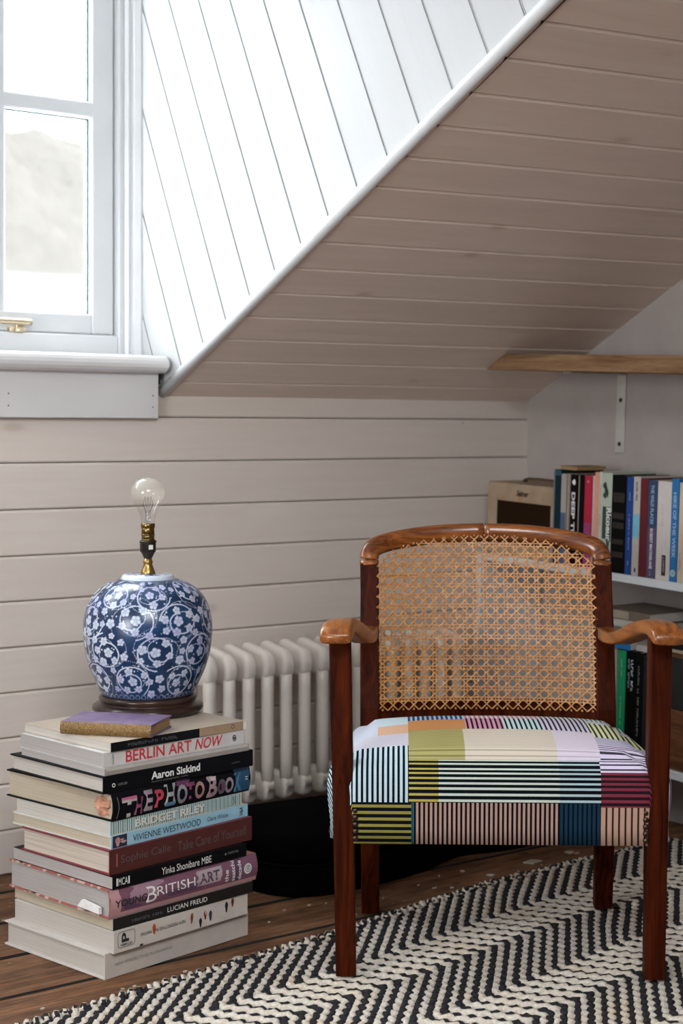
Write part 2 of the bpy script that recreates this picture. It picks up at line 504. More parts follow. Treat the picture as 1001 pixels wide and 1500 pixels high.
sash(-1.700, -1.150)
sash(-2.300, -1.750); sash(-2.900 - 0.145, -2.350)
# sill board with a rounded nose, and the apron under it
bm = bmesh.new()
prof = [(0.20, 1.058)] + [(-0.032 - 0.020 * math.cos(a), 1.0715 + 0.0195 * math.sin(a)) for a in np.linspace(-math.pi / 2, math.pi / 2, 9)] + [(0.118, 1.098), (0.20, 1.099)]
add_prism(bm, prof, lambda p, x: (x, p[0], p[1]), DX0 - 0.02, -1.108)
bmesh.ops.bevel(bm, geom=[e for e in bm.edges if all(v.co.x > -1.11 for v in e.verts)], offset=0.006, segments=2, affect='EDGES')
obj('window_sill', bm, M['sill_paint'], win)
bm = bmesh.new(); add_box(bm, DX0 - 0.03, -1.121, -0.020, 0.02, 0.953, 1.056, 0.0015); obj('apron', bm, M['sill_paint'], win)
bm = bmesh.new()
for xx in (-1.478, -1.136):
    for zz in (0.978, 1.003):
        add_lathe(bm, [(0.0018, 0), (0.0018, 0.001)], 6)
        for v in bm.verts[-12:]:
            v.co = Vector((xx + v.co.x, -0.0208 - v.co.z * 0.2, zz + v.co.y))
nl = obj('nail', bm, M['black_gap'], win); tag(nl, kind='stuff')
# brass casement stay on the bottom rail
bm = bmesh.new()
pts = smooth_path([(-1.62, WY - 0.018, 1.166), (-1.50, WY - 0.019, 1.165), (-1.42, WY - 0.020, 1.163), (-1.365, WY - 0.021, 1.162)], 4)
add_tube(bm, pts, 0.0075, 8, flat=0.9)
add_lathe(bm, [(0.010, 1.140), (0.012, 1.144), (0.009, 1.150), (0.007, 1.157)], 12, -1.39, WY - 0.012)
add_box(bm, -1.41, -1.37, WY - 0.008, WY + 0.006, 1.141, 1.152, 0.002)
st = obj('window_stay', bm, M['stay_brass'], win, True); st['label'] = 'brass casement stay'

# ------------------------------------------------------------------ outside the window: pale ground and a far hillside
def hill_mat(name, c):
    t = NT(name)
    n1 = t.noise(t.coords((1, 1, 1)), 0.7, 6, 0.7)
    return t.out(t.mix(t.ramp(n1, [(0.35, 0.0), (0.65, 1.0)]), c, tuple(q * 0.84 for q in c)), 1.0, spec=0.0)
N_ = 160
verts = []; faces = []
ROWS = 14
for j in range(ROWS):
    f = j / (ROWS - 1)
    for i in range(N_ + 1):
        x = -40 + 110 * i / N_
        hgt = 4.9 + 1.6 * math.sin(x * 0.07 + 0.6) + 0.5 * math.sin(x * 0.31) + 0.2 * math.sin(x * 0.9) + 0.07 * math.sin(x * 2.3 + 1)
        lump = 0.5 * math.sin(x * 0.8 + j * 1.9) * math.sin(x * 0.33 - j * 1.1) + 0.2 * math.sin(x * 2.1 + j * 2.7)
        verts.append((x, 62 + 16 * f, 7.5 + hgt * 2.2 * f ** 0.85 + lump * math.sin(math.pi * f)))
for j in range(ROWS - 1):
    for i in range(N_): faces.append((j * (N_ + 1) + i, j * (N_ + 1) + i + 1, (j + 1) * (N_ + 1) + i + 1, (j + 1) * (N_ + 1) + i))
hb = pyobj('hillside', verts, faces, hill_mat('winter_hillside', (0.0585, 0.0535, 0.0485))); tag(hb, kind='structure')
gr = pyobj('ground', [(-60, 12, -3), (90, 12, -3), (90, 62, 8.0), (-60, 62, 8.0)], [(0, 1, 2, 3)], plain('frosty_field', (0.075, 0.075, 0.073), 1.0, var=0.15, scale=2, spec=0.0)); tag(gr, kind='structure')
# ------------------------------------------------------------------ rug: chunky herringbone, every cord a zigzag of stitches
def rug_edge(x): return interp(x, [-2.4, -1.787, -1.187, -0.741, -0.41, -0.13], [-0.90, -0.818, -0.742, -0.665, -0.650, -0.640])
RUG_X0, RUG_X1, RUG_Y0 = -2.30, -0.15, -2.05
rug = empty('rug', (-1.2, -1.3, 0)); tag(rug, 'cream and black herringbone woven rug under the armchair', 'rug')
def rug_cords():
    V = []; F = []; MI = []
    step = 0.0052; na = 6
    ang = np.linspace(-0.25, math.pi + 0.25, na)
    spacing = 0.0178
    k = 0
    x_start = -2.6
    while x_start + k * spacing < 1.0:
        x = x_start + k * spacing
        y = rug_edge(x) + rng.uniform(-0.004, 0.004)
        pts = []
        legs = []
        d0 = 0.0
        j = 0
        # zigzag in the rug's own depth coordinate
        p = np.array([x, 0.0])
        path = [p.copy()]
        while p[1] < 1.45:
            if j % 2 == 0: p = p + np.array([-0.178, 0.150])
            else: p = p + np.array([0.072, 0.115])
            path.append(p.copy()); j += 1
        # resample with rounded corners
        P = np.array(path); seg = np.linalg.norm(np.diff(P, axis=0), axis=1); L = np.concatenate([[0], np.cumsum(seg)])
        t = np.arange(0, L[-1], step)
        X = np.interp(t, L, P[:, 0]); D = np.interp(t, L, P[:, 1])
        ker = np.array([1, 2, 3, 2, 1]) / 9.0
        Xp = np.pad(X, 2, mode='edge'); Dp = np.pad(D, 2, mode='edge')
        X = np.convolve(Xp, ker, 'valid'); D = np.convolve(Dp, ker, 'valid')
        Yw = np.array([rug_edge(a) for a in X]) - D
        ph = rng.uniform(0, 6.28)
        w = 2 * math.pi / 0.0125
        rad = 0.0074 * (0.86 + 0.26 * np.abs(np.sin(t * w / 2 + ph))) + rng.normal(0, 0.00025, len(t))
        inB = np.interp(t, L, np.arange(len(L))) % 2
        fB = np.clip(1 - np.abs(inB - 1.5) / 0.5, 0, 1); fB = np.clip(fB * 3, 0, 1)      # 1 inside the cross-running bands, where the cream covers the black
        if k % 2: rad = rad * (1 - 0.12 * fB)
        else: rad = rad * (1 + 0.06 * fB)
        lat = 0.0024 * np.sin(t * w / 2 + ph) + rng.normal(0, 0.0003, len(t))
        T = np.stack([np.gradient(X), np.gradient(Yw)], 1); T /= np.linalg.norm(T, axis=1)[:, None] + 1e-9
        Nn = np.stack([-T[:, 1], T[:, 0]], 1)
        ok = (X > RUG_X0) & (X < RUG_X1) & (Yw > RUG_Y0)
        cx = X + Nn[:, 0] * lat; cy = Yw + Nn[:, 1] * lat
        zc = 0.0035 + 0.0012 * np.sin(t * w / 2 + ph + 1.0)
        # first stitch dips over the edge
        zc = zc + (0.0010 if k % 2 == 0 else -0.0012) * fB
        zc[:2] -= 0.002
        runs = []; cur = []
        for i, o in enumerate(ok):
            if o: cur.append(i)
            elif cur: runs.append(cur); cur = []
        if cur: runs.append(cur)
        for rn in runs:
            if len(rn) < 3: continue
            base = len(V)
            for i in rn:
                for a in ang:
                    c, s_ = math.cos(a), math.sin(a)
                    V.append((cx[i] + Nn[i, 0] * rad[i] * c, cy[i] + Nn[i, 1] * rad[i] * c, zc[i] + rad[i] * 0.95 * s_))
            n = len(rn)
            for i in range(n - 1):
                for q in range(na - 1):
                    a = base + i * na + q
                    F.append((a, a + na, a + na + 1, a + 1)); MI.append(k % 2)
        k += 1
    return V, F, MI
def yarn(name, c, c2):
    t = NT(name)
    n1 = t.noise(t.coords(), 180, 3, 0.7); n2 = t.noise(t.coords(), 9, 4, 0.6)
    col = t.mix(t.ramp(n1, [(0.3, 0.0), (0.7, 1.0)]), c2, c)
    col = t.mix(t.ramp(n2, [(0.5, 0.0), (0.72, 0.45)]), col, tuple(q * f for q, f in zip(c, (0.80, 0.64, 0.46))))
    t.bump(n1, 0.5, 0.001)
    return t.out(col, 0.95, spec=0.1)
M['cream_yarn'] = yarn('cream_wool', (0.66, 0.60, 0.52), (0.40, 0.345, 0.28))
M['black_yarn'] = yarn('black_wool', (0.035, 0.034, 0.038), (0.010, 0.010, 0.012))
V, F, MI = rug_cords()
o = pyobj('woven_cords', [(a + 1.2, b + 1.3, c) for a, b, c in V], F, [M['cream_yarn'], M['black_yarn']], rug, True, MI); tag(o, kind='stuff')
# backing under the cords
bx = np.linspace(RUG_X0, RUG_X1, 24)
bm = bmesh.new()
add_prism(bm, [(a + 1.2, rug_edge(a) - 0.010 + 1.3) for a in bx] + [(RUG_X1 + 1.2, RUG_Y0 + 1.3), (RUG_X0 + 1.2, RUG_Y0 + 1.3)], lambda p, z: (p[0], p[1], z), 0.0003, 0.003)
obj('backing', bm, M['black_yarn'], rug)
# fold-over loops along the bound edge
V = []; F = []; MI = []
bm = bmesh.new()
xx = -2.28; k = 0
while xx < RUG_X1 - 0.02:
    y = rug_edge(xx)
    pts = [(xx + 1.2, y - 0.016 + 1.3, 0.008), (xx + 0.004 + 1.2, y - 0.004 + 1.3, 0.0105), (xx + 0.010 + 1.2, y + 0.004 + 1.3, 0.007), (xx + 0.013 + 1.2, y + 0.003 + 1.3, 0.0025)]
    n0 = len(bm.faces)
    add_tube(bm, smooth_path(pts, 2), 0.0062 + random.uniform(-0.0008, 0.0008), 6)
    bm.faces.ensure_lookup_table()
    for f in bm.faces[n0:]: f.material_index = 0 if random.random() < 0.55 else 1
    xx += 0.0178 + random.uniform(-0.002, 0.002); k += 1
o = obj('edge_binding', bm, [M['cream_yarn'], M['black_yarn']], rug, True); tag(o, kind='stuff')

# flakes of paint and plaster crumbs on the boards
bm = bmesh.new()
for k in range(150):
    if k < 4: x, y, r = ((-0.52, -0.575, 0.016), (-0.66, -0.60, 0.009), (-0.40, -0.565, 0.010), (-1.37, -0.735, 0.010))[k]
    else:
        x = random.uniform(-2.05, -0.35); y = random.uniform(-0.8, -0.03); r = random.choice((0.0015, 0.002, 0.003, 0.004)) * random.uniform(0.7, 1.3)
        if y < rug_edge(x) + 0.02: continue
        if -1.72 < x < -1.24 and y > -0.73 and y < -0.33: continue
        if -1.16 < x < -0.24 and -0.535 < y < -0.19: continue
    a0 = random.uniform(0, 6.28); n = random.randint(4, 6)
    pts = [(x + r * random.uniform(0.5, 1.2) * math.cos(a0 + 6.283 * i / n) * 1.5, y + r * random.uniform(0.5, 1.2) * math.sin(a0 + 6.283 * i / n)) for i in range(n)]
    add_prism(bm, pts, lambda p, z: (p[0], p[1], z), -0.0012, 0.0014)
o = obj('paint_flakes', bm, plain('flaked_paint', (0.50, 0.44, 0.36), 0.8, var=0.4)); tag(o, 'scattered pale flakes of paint on the dark floorboards', 'debris', kind='stuff')

# ------------------------------------------------------------------ radiator
M['radiator'] = plain('cream_radiator_enamel', (0.74, 0.67, 0.60), 0.38, var=0.08, scale=12)
rad = empty('radiator', (-0.72, -0.11, 0)); tag(rad, 'cream column radiator against the boarded knee wall', 'radiator')
RADX = [-1.070 + 0.05 * k for k in range(0, 15)]
def radiator_section_mesh():
    bm = bmesh.new()
    yf, yb_ = -0.040, 0.036          # front and back column, section-local
    r = 0.0145
    prof_top = 0.452
    # the head: a rounded slab joining both columns, front slightly lower
    def slab_(z0, z1, zf, rr):
        rings = []
        for y, zt, zb, w in [(yf - 0.017, z1 - 0.030 - zf, z0 + 0.030, rr * 0.55), (yf - 0.014, z1 - 0.014 - zf, z0 + 0.012, rr * 0.85), (yf - 0.006, z1 - 0.004 - zf, z0 + 0.003, rr), (yf + 0.004, z1 - zf, z0, rr),
                             (0.0, z1 - zf * 0.5, z0, rr), (yb_ - 0.004, z1, z0, rr), (yb_ + 0.008, z1 - 0.003, z0 + 0.003, rr), (yb_ + 0.015, z1 - 0.014, z0 + 0.012, rr * 0.85), (yb_ + 0.018, z1 - 0.030, z0 + 0.03, rr * 0.55)]:
            zc_ = (zt + zb) / 2; hh = (zt - zb) / 2
            ring = []
            for a in np.linspace(0, 2 * math.pi, 16, endpoint=False):
                ca, sa = math.cos(a), math.sin(a)
                ring.append((w * (abs(ca) ** 0.7) * np.sign(ca), y, zc_ + hh * (abs(sa) ** 0.55) * np.sign(sa)))
            rings.append(ring)
        add_loft(bm, rings)
    slab_(0.372, 0.452, 0.012, 0.0155)
    slab_(0.105, 0.165, 0.0, 0.0150)
    for y, zt in ((yf, 0.40), (yb_, 0.41)):
        add_lathe(bm, [(r, 0.13), (r * 0.97, 0.2), (r * 0.97, 0.35), (r, zt)], 14, 0, y)
    # nipples that join the sections
    for z in (0.408, 0.138):
        pts = [(-0.0255, 0.0, z), (0.0255, 0.0, z)]
        add_tube(bm, pts, 0.013, 10)
    return bm
rm = None
for i, x in enumerate(RADX):
    if rm is None:
        o = obj('radiator_section', radiator_section_mesh(), M['radiator'], rad, True); rm = o.data
    else:
        o = link_mesh('radiator_section', rm, rad)
    o.location = (x + 0.72, 0.0, 0)
for x in (RADX[1], RADX[-2]):
    bm = bmesh.new()
    add_lathe(bm, [(0.016, 0.0), (0.016, 0.006), (0.009, 0.02), (0.008, 0.10), (0.011, 0.125)], 12, x + 0.72, -0.040)
    add_lathe(bm, [(0.016, 0.0), (0.016, 0.006), (0.009, 0.02), (0.008, 0.10), (0.011, 0.125)], 12, x + 0.72, 0.036)
    obj('foot', bm, M['radiator'], rad, True)

# ------------------------------------------------------------------ black case lying in the shadow
M['case'] = plain('black_case_cover', (0.0025, 0.0025, 0.003), 0.9, var=0.3, scale=200, bump=0.15, spec=0.02)
case = empty('case', (-0.7, -0.36, 0)); tag(case, 'black rounded case lying flat under the radiator behind the armchair', 'case')
outl = smooth_path([(-1.13, -0.23, 0), (-1.12, -0.44, 0), (-1.04, -0.515, 0), (-0.90, -0.52, 0), (-0.76, -0.50, 0), (-0.62, -0.455, 0), (-0.50, -0.475, 0), (-0.36, -0.47, 0), (-0.28, -0.40, 0), (-0.26, -0.30, 0), (-0.32, -0.235, 0), (-0.55, -0.225, 0), (-0.85, -0.215, 0), (-1.05, -0.205, 0), (-1.13, -0.23, 0)], 5)[:-1]
def case_shell(z0, z1, r, inset):
    bm = bmesh.new(); c = Vector((-0.7, -0.36, 0))
    rings = []
    for d, z in [(r, z0), (r * 0.3, z0 + r * 0.3), (0, z0 + r), (0, z1 - r), (r * 0.3, z1 - r * 0.3), (r, z1)]:
        ring = []
        for p in outl:
            v = p - c; L = v.length
            q = c + v * ((L - d - inset) / L)
            ring.append((q.x + 0.7, q.y + 0.36, z))
        rings.append(ring)
    return add_loft(bm, rings)
obj('case_base', case_shell(0.0, 0.062, 0.008, 0.0), M['case'], case, True)
obj('case_lid', case_shell(0.064, 0.122, 0.018, 0.002), M['case'], case, True)
bm = bmesh.new(); add_tube(bm, [(p.x + 0.7, p.y + 0.36, 0.063) for p in outl + [outl[0]]], 0.0035, 6); obj('piping', bm, M['case'], case, True)

# ------------------------------------------------------------------ armchair
CHX, CHY = cam2room(0.264, 2.68)
chair = empty('armchair', (CHX, CHY, 0), (0, 0, -YAW - R(2.0)))
tag(chair, 'low wooden armchair with cane back and striped patchwork seat', 'armchair')
M['chair_wood'] = wood('reddish_brown_polished_wood', (0.017, 0.0022, 0.0006), (0.075, 0.0115, 0.0018), 'z', 1.0, 0.5, 0.0, 18, spec=0.06)
M['arm_wood'] = wood('worn_honey_wood', (0.12, 0.030, 0.006), (0.38, 0.130, 0.028), 'y', 1.0, 0.30, 0.2, 16)
M['rail_wood'] = wood('top_rail_wood', (0.060, 0.013, 0.003), (0.34, 0.105, 0.022), 'x', 1.0, 0.24, 0.35, 16)
def post_loft(stations, bev=0.18, n=4):
    """stations: (x, y, z, half_w, half_d) -> rounded-square bar"""
    bm = bmesh.new(); rings = []
    for x, y, z, w, d in stations:
        b = min(w, d) * bev
        ring = []
        for sx, sy in ((1, 1), (-1, 1), (-1, -1), (1, -1)):
            a0 = {(1, 1): 0, (-1, 1): 90, (-1, -1): 180, (1, -1): 270}[(sx, sy)]
            for k in range(3):
                a = R(a0 + 45 * k)
                ring.append((x + sx * (w - b) + b * math.cos(a), y + sy * (d - b) + b * math.sin(a), z))
        rings.append(ring)
    return add_loft(bm, rings)
RUGZ = 0.0145
for sx in (-1, 1):
    st = [(sx * 0.2565, 0.003, RUGZ, 0.0168, 0.017), (sx * 0.259, 0.001, 0.20, 0.0174, 0.0175), (sx * 0.263, 0.0, 0.40, 0.018, 0.018), (sx * 0.2665, 0.0, 0.584, 0.0182, 0.018)]
    obj('front_leg', post_loft(st), M['chair_wood'], chair)
for sx in (-1, 1):
    z0 = RUGZ if sx > 0 else 0.0005
    st = [(sx * 0.2225, 0.402, z0, 0.017, 0.017), (sx * 0.2225, 0.375, 0.16, 0.018, 0.018), (sx * 0.2225, 0.362, 0.28, 0.0185, 0.0185), (sx * 0.2225, 0.365, 0.40, 0.0185, 0.0185),
          (sx * 0.2235, 0.388, 0.52, 0.0180, 0.0175), (sx * 0.2240, 0.422, 0.62, 0.0178, 0.017), (sx * 0.2250, 0.4385, 0.668, 0.0178, 0.017)]
    obj('back_post', post_loft(st), M['chair_wood'], chair)
LEAN = lambda z: interp(z, [0.30, 0.40, 0.52, 0.62, 0.70, 0.74], [0.362, 0.365, 0.388, 0.422, 0.449, 0.460])
BOW = lambda x: 0.035 * (1 - (min(abs(x), 0.224) / 0.224) ** 2)
# top rail in two halves that meet at the centre
def rail_half(sx):
    pts = smooth_path([(0.2250, 0, 0.6655), (0.2252, 0, 0.680), (0.219, 0, 0.694), (0.200, 0, 0.704), (0.155, 0, 0.7135), (0.085, 0, 0.7215), (0.0006, 0, 0.7245)], 5)
    bm = bmesh.new(); rings = []
    for i, p in enumerate(pts):
        a = pts[max(i - 1, 0)]; b = pts[min(i + 1, len(pts) - 1)]
        t = (b - a).normalized(); nrm = Vector((-t.z, 0, t.x))      # towards the inside of the curve
        if nrm.z > 0: nrm = -nrm
        y = LEAN(p.z) + BOW(p.x)
        f = i / (len(pts) - 1)
        h = 0.0185; d = 0.0185
        ring = []
        for a_ in np.linspace(0, 2 * math.pi, 16, endpoint=False):
            ca, sa = math.cos(a_), math.sin(a_)
            ex = 0.62
            u = h * abs(ca) ** ex * np.sign(ca); v = d * abs(sa) ** ex * np.sign(sa)
            ring.append((sx * (p.x + nrm.x * -u), y + v, p.z + nrm.z * -u))
        rings.append(ring)
    add_loft(bm, rings)
    return bm
for sx in (-1, 1): obj('top_rail', rail_half(sx), M['rail_wood'], chair, True)
# bottom rail of the back
bm = bmesh.new(); rings = []
for x in np.linspace(-0.212, 0.212, 15):
    y = LEAN(0.385) + BOW(x)
    rings.append([(x, y - 0.012, 0.352), (x, y + 0.012, 0.352), (x, y + 0.012, 0.405), (x, y + 0.008, 0.410), (x, y - 0.008, 0.410), (x, y - 0.012, 0.405)])
add_loft(bm, rings); obj('bottom_rail', bm, M['chair_wood'], chair)
# armrests
def armrest(sx):
    S = [(0.352, 0.556, 0.529, 0.2235, 0.0165), (0.30, 0.556, 0.531, 0.2255, 0.0175), (0.25, 0.559, 0.5355, 0.229, 0.019), (0.205, 0.566, 0.5415, 0.234, 0.0205), (0.16, 0.578, 0.5515, 0.241, 0.0215),
         (0.115, 0.5905, 0.563, 0.249, 0.0225), (0.07, 0.601, 0.574, 0.2565, 0.0235), (0.03, 0.6075, 0.5815, 0.2625, 0.0245), (0.0, 0.6085, 0.583, 0.2665, 0.0255), (-0.03, 0.6065, 0.580, 0.2695, 0.0265),
         (-0.048, 0.6025, 0.5755, 0.271, 0.0268), (-0.058, 0.597, 0.5745, 0.272, 0.0262), (-0.064, 0.590, 0.5765, 0.272, 0.0245)]
    bm = bmesh.new(); rings = []
    for y, zt, zb, xc, w in S:
        zc_ = (zt + zb) / 2; h = (zt - zb) / 2; ring = []
        for a in np.linspace(0, 2 * math.pi, 20, endpoint=False):
            ca, sa = math.cos(a), math.sin(a)
            ring.append((sx * (xc + w * abs(ca) ** 0.42 * np.sign(ca)), y, zc_ + h * abs(sa) ** 0.55 * np.sign(sa)))
        rings.append(ring)
    add_loft(bm, rings)
    return bm
for sx in (-1, 1): obj('armrest', armrest(sx), M['arm_wood'], chair, True)
# cane: woven of strands that run six ways, nailed to the front of the frame
M['cane'] = NT('golden_cane')
_n = M['cane'].noise(M['cane'].coords((60, 60, 60)), 2.0, 3)
M['cane'].bump(_n, 0.2, 0.0005)
M['cane'] = M['cane'].out(M['cane'].mix(M['cane'].ramp(_n, [(0.3, 0.0), (0.7, 1.0)]), (0.30, 0.115, 0.026), (0.54, 0.25, 0.07)), 0.38)
def cane_top(x): return interp(abs(x), [0, 0.06, 0.12, 0.16, 0.19, 0.208, 0.215], [0.7195, 0.7175, 0.7095, 0.699, 0.685, 0.668, 0.655])
CB, CX = 0.396, 0.2095
def cane_pt(x, z, off):
    return (x, LEAN(z) + BOW(x) - 0.0195 - off, z)
Vc = []; Fc = []
def strand(p0, p1, w, off, layer_amp, phase):
    p0 = np.array(p0); p1 = np.array(p1); L = np.linalg.norm(p1 - p0)
    if L < 0.004: return
    d = (p1 - p0) / L; nn = np.array([-d[1], d[0]])
    n = max(2, int(L / 0.010) + 1)
    base = len(Vc)
    for i in range(n + 1):
        t = L * i / n
        p = p0 + d * t
        o = off + layer_amp * math.sin(2 * math.pi * t / 0.0198 + phase)
        for a, h in ((-w / 2, 0), (-w * 0.3, 0.0009), (w * 0.3, 0.0009), (w / 2, 0)):
            q = p + nn * a
            Vc.append(cane_pt(q[0], q[1], o + h))
    for i in range(n):
        for q in range(3):
            a = base + i * 4 + q
            Fc.append((a, a + 1, a + 5, a + 4))
A = 0.01985; ZA = 0.0192
nx = int(CX / A)
for i in range(-nx, nx + 1):
    for sft in (-0.0030, 0.0030):
        x = i * A + sft
        if abs(x) < CX: strand((x, CB + 0.012), (x, cane_top(x) - 0.010), 0.0026, 0.0, 0.0005, i * math.pi)
j = 0
zrow = CB + 0.018
rows = []
while zrow < 0.712:
    # width available at this height
    xs_ = [x for x in np.linspace(0, CX, 90) if cane_top(x) > zrow + 0.006]
    xm = max(xs_) if xs_ else 0
    if xm > 0.03:
        for sft in (-0.0029, 0.0029): strand((-xm, zrow + sft), (xm, zrow + sft), 0.0026, 0.0006, 0.0005, j * math.pi)
    rows.append(zrow); zrow += ZA; j += 1
z00 = rows[0]
def diag(sgn, c):
    # line through (x, z): (x/A) + sgn*(z - z00)/ZA = c ; keep what lies in the cane field
    pts = []
    for z in np.linspace(CB - 0.001, 0.7215, 420):
        x = A * (c - sgn * (z - z00) / ZA)
        if abs(x) < CX + 0.001 and z < cane_top(x) + 0.001: pts.append((x, z))
    if len(pts) > 4: strand(pts[0], pts[-1], 0.0026, 0.0012, 0.0004, 0)
for k in range(-32, 33):
    for sgn in (1, -1): diag(sgn, k + 0.5)
o = pyobj('cane_panel', Vc, Fc, M['cane'], chair); tag(o, kind='stuff')
bm = bmesh.new()                                    # little pegs where the strands enter the frame
for i in range(-nx, nx + 1):
    for x, z in ((i * A, CB), (i * A, cane_top(i * A) + 0.001)):
        p = cane_pt(x, z, 0.0); add_box(bm, p[0] - 0.0016, p[0] + 0.0016, p[1] - 0.002, p[1] + 0.012, p[2] - 0.0016, p[2] + 0.0016)
o = obj('cane_peg', bm, M['cane'], chair); tag(o, kind='stuff')

# seat: domed upholstery notched round the front legs, patchwork of stripes laid on by its own UVs (metres)
SX, SY0, SY1, SZ0 = 0.284, -0.016, 0.352, 0.237
def seat_mesh():
    def rrect(th, x0, x1, y0, y1, r):
        return None
    # outline as dense polygon, counter-clockwise from front left inner corner
    nx_, ny_ = 64, 40
    pts = []; lab = []
    legx = 0.2435; legy = 0.021
    def line(a, b, n, l):
        for k in range(n):
            f = k / n; pts.append((a[0] + (b[0] - a[0]) * f, a[1] + (b[1] - a[1]) * f)); lab.append(l)
    line((-legx, SY0), (legx, SY0), nx_, 'f')
    line((legx, SY0), (SX, legy), 8, 'cr')
    line((SX, legy), (SX - 0.03, SY1 - 0.02), ny_, 'r'); line((SX - 0.03, SY1 - 0.02), (SX - 0.05, SY1), 4, 'b')
    line((SX - 0.05, SY1), (-SX + 0.05, SY1), nx_, 'b'); line((-SX + 0.05, SY1), (-SX + 0.03, SY1 - 0.02), 4, 'b')
    line((-SX + 0.03, SY1 - 0.02), (-SX, legy), ny_, 'l'); line((-SX, legy), (-legx, SY0), 8, 'cl')
    P = np.array(pts)
    Q = P
    c = np.array([0.0, 0.17])
    rings = []; uv = []
    prof = [(0.0, 0.0), (0.0, 0.03), (-0.004, 0.065), (-0.005, 0.095), (-0.002, 0.110)]      # (inset, height): front face with a soft belly
    R_ = 0.036
    for k in range(1, 6):
        a = math.pi / 2 * k / 5; prof.append((R_ * 0.95 * (1 - math.cos(a)) - 0.002, 0.110 + 0.026 * math.sin(a)))
    side = len(prof)
    base_in = prof[-1][0]
    for k in range(1, 15):
        f = k / 14
        prof.append((base_in + f * 0.999, None))
    Pc = P - c
    dist = np.linalg.norm(Pc, axis=1)
    half = np.array([0.284, 0.186])
    for k, (ins, hz) in enumerate(prof):
        if hz is not None:
            # move inwards along axes by ins
            S = np.stack([np.sign(Pc[:, 0]) * np.minimum(1, np.abs(Pc[:, 0]) / (half[0] * 0.93)) ** 6, np.sign(Pc[:, 1]) * np.minimum(1, np.abs(Pc[:, 1]) / (half[1] * 0.93)) ** 6], 1)
            XY = P - S * ins
            Z = np.full(len(P), SZ0 + hz)
            XY0 = XY; Zl = Z
            arc = hz + max(0, ins)
        else:
            f = (ins - base_in)
            g = 1 - f
            bl = min(1.0, f * 3.5)
            src = XY0 * (1 - bl) + (Q - np.stack([np.sign(Pc[:, 0]) * np.minimum(1, np.abs(Pc[:, 0]) / (half[0] * 0.93)) ** 6, np.sign(Pc[:, 1]) * np.minimum(1, np.abs(Pc[:, 1]) / (half[1] * 0.93)) ** 6], 1) * base_in) * bl
            XY = c + (src - c) * g
            rx = np.clip(np.abs(XY[:, 0]) / half[0], 0, 1); ry = np.clip(np.abs(XY[:, 1] - c[1]) / half[1], 0, 1)
            dome = (1 - rx ** 2.5) * (1 - ry ** 2.5)
            ty = np.clip((XY[:, 1] - SY0) / (SY1 - SY0), 0, 1)
            Z = SZ0 + 0.136 + 0.027 * np.clip(dome, 0, 1) ** 0.8 + 0.006 * ty * np.clip(1 - rx ** 4, 0, 1)
        rings.append(np.column_stack([XY, Z]))
        # fabric coordinates
        U = np.zeros(len(P)); Vv = np.zeros(len(P))
        drop = SZ0 + 0.136 - Z
        for i, l in enumerate(lab):
            x, y, z = rings[-1][i]
            d = max(0.0, SZ0 + 0.125 - z)
            tt = {'f': 0.0, 'r': 1.0, 'l': 1.0, 'b': 0.0}.get(l)
            if tt is None: tt = min(1.0, max(0.0, (P[i, 1] - SY0) / (legy - SY0)))
            if l != 'b': U[i] = x + d * tt * (1 if x > 0 else -1); Vv[i] = (y - SY0) + 0.125 - d * (1 - tt)
            else: U[i] = x; Vv[i] = (y - SY0) + 0.125 + d
        uv.append(np.column_stack([U, Vv]))
    n = len(P); verts = np.concatenate(rings); UV = np.concatenate(uv)
    faces = []
    for k in range(len(rings) - 1):
        for i in range(n):
            j = (i + 1) % n
            faces.append((k * n + i, k * n + j, (k + 1) * n + j, (k + 1) * n + i))
    faces.append(tuple(range(n))[::-1])
    me = bpy.data.meshes.new('seat_cushion')
    me.from_pydata(verts.tolist(), [], faces)
    uvl = me.uv_layers.new(name='fabric')
    li = np.zeros(len(me.loops), dtype=np.int32); me.loops.foreach_get('vertex_index', li)
    uvl.data.foreach_set('uv', UV[li].astype(np.float32).ravel())
    me.update()
    return me
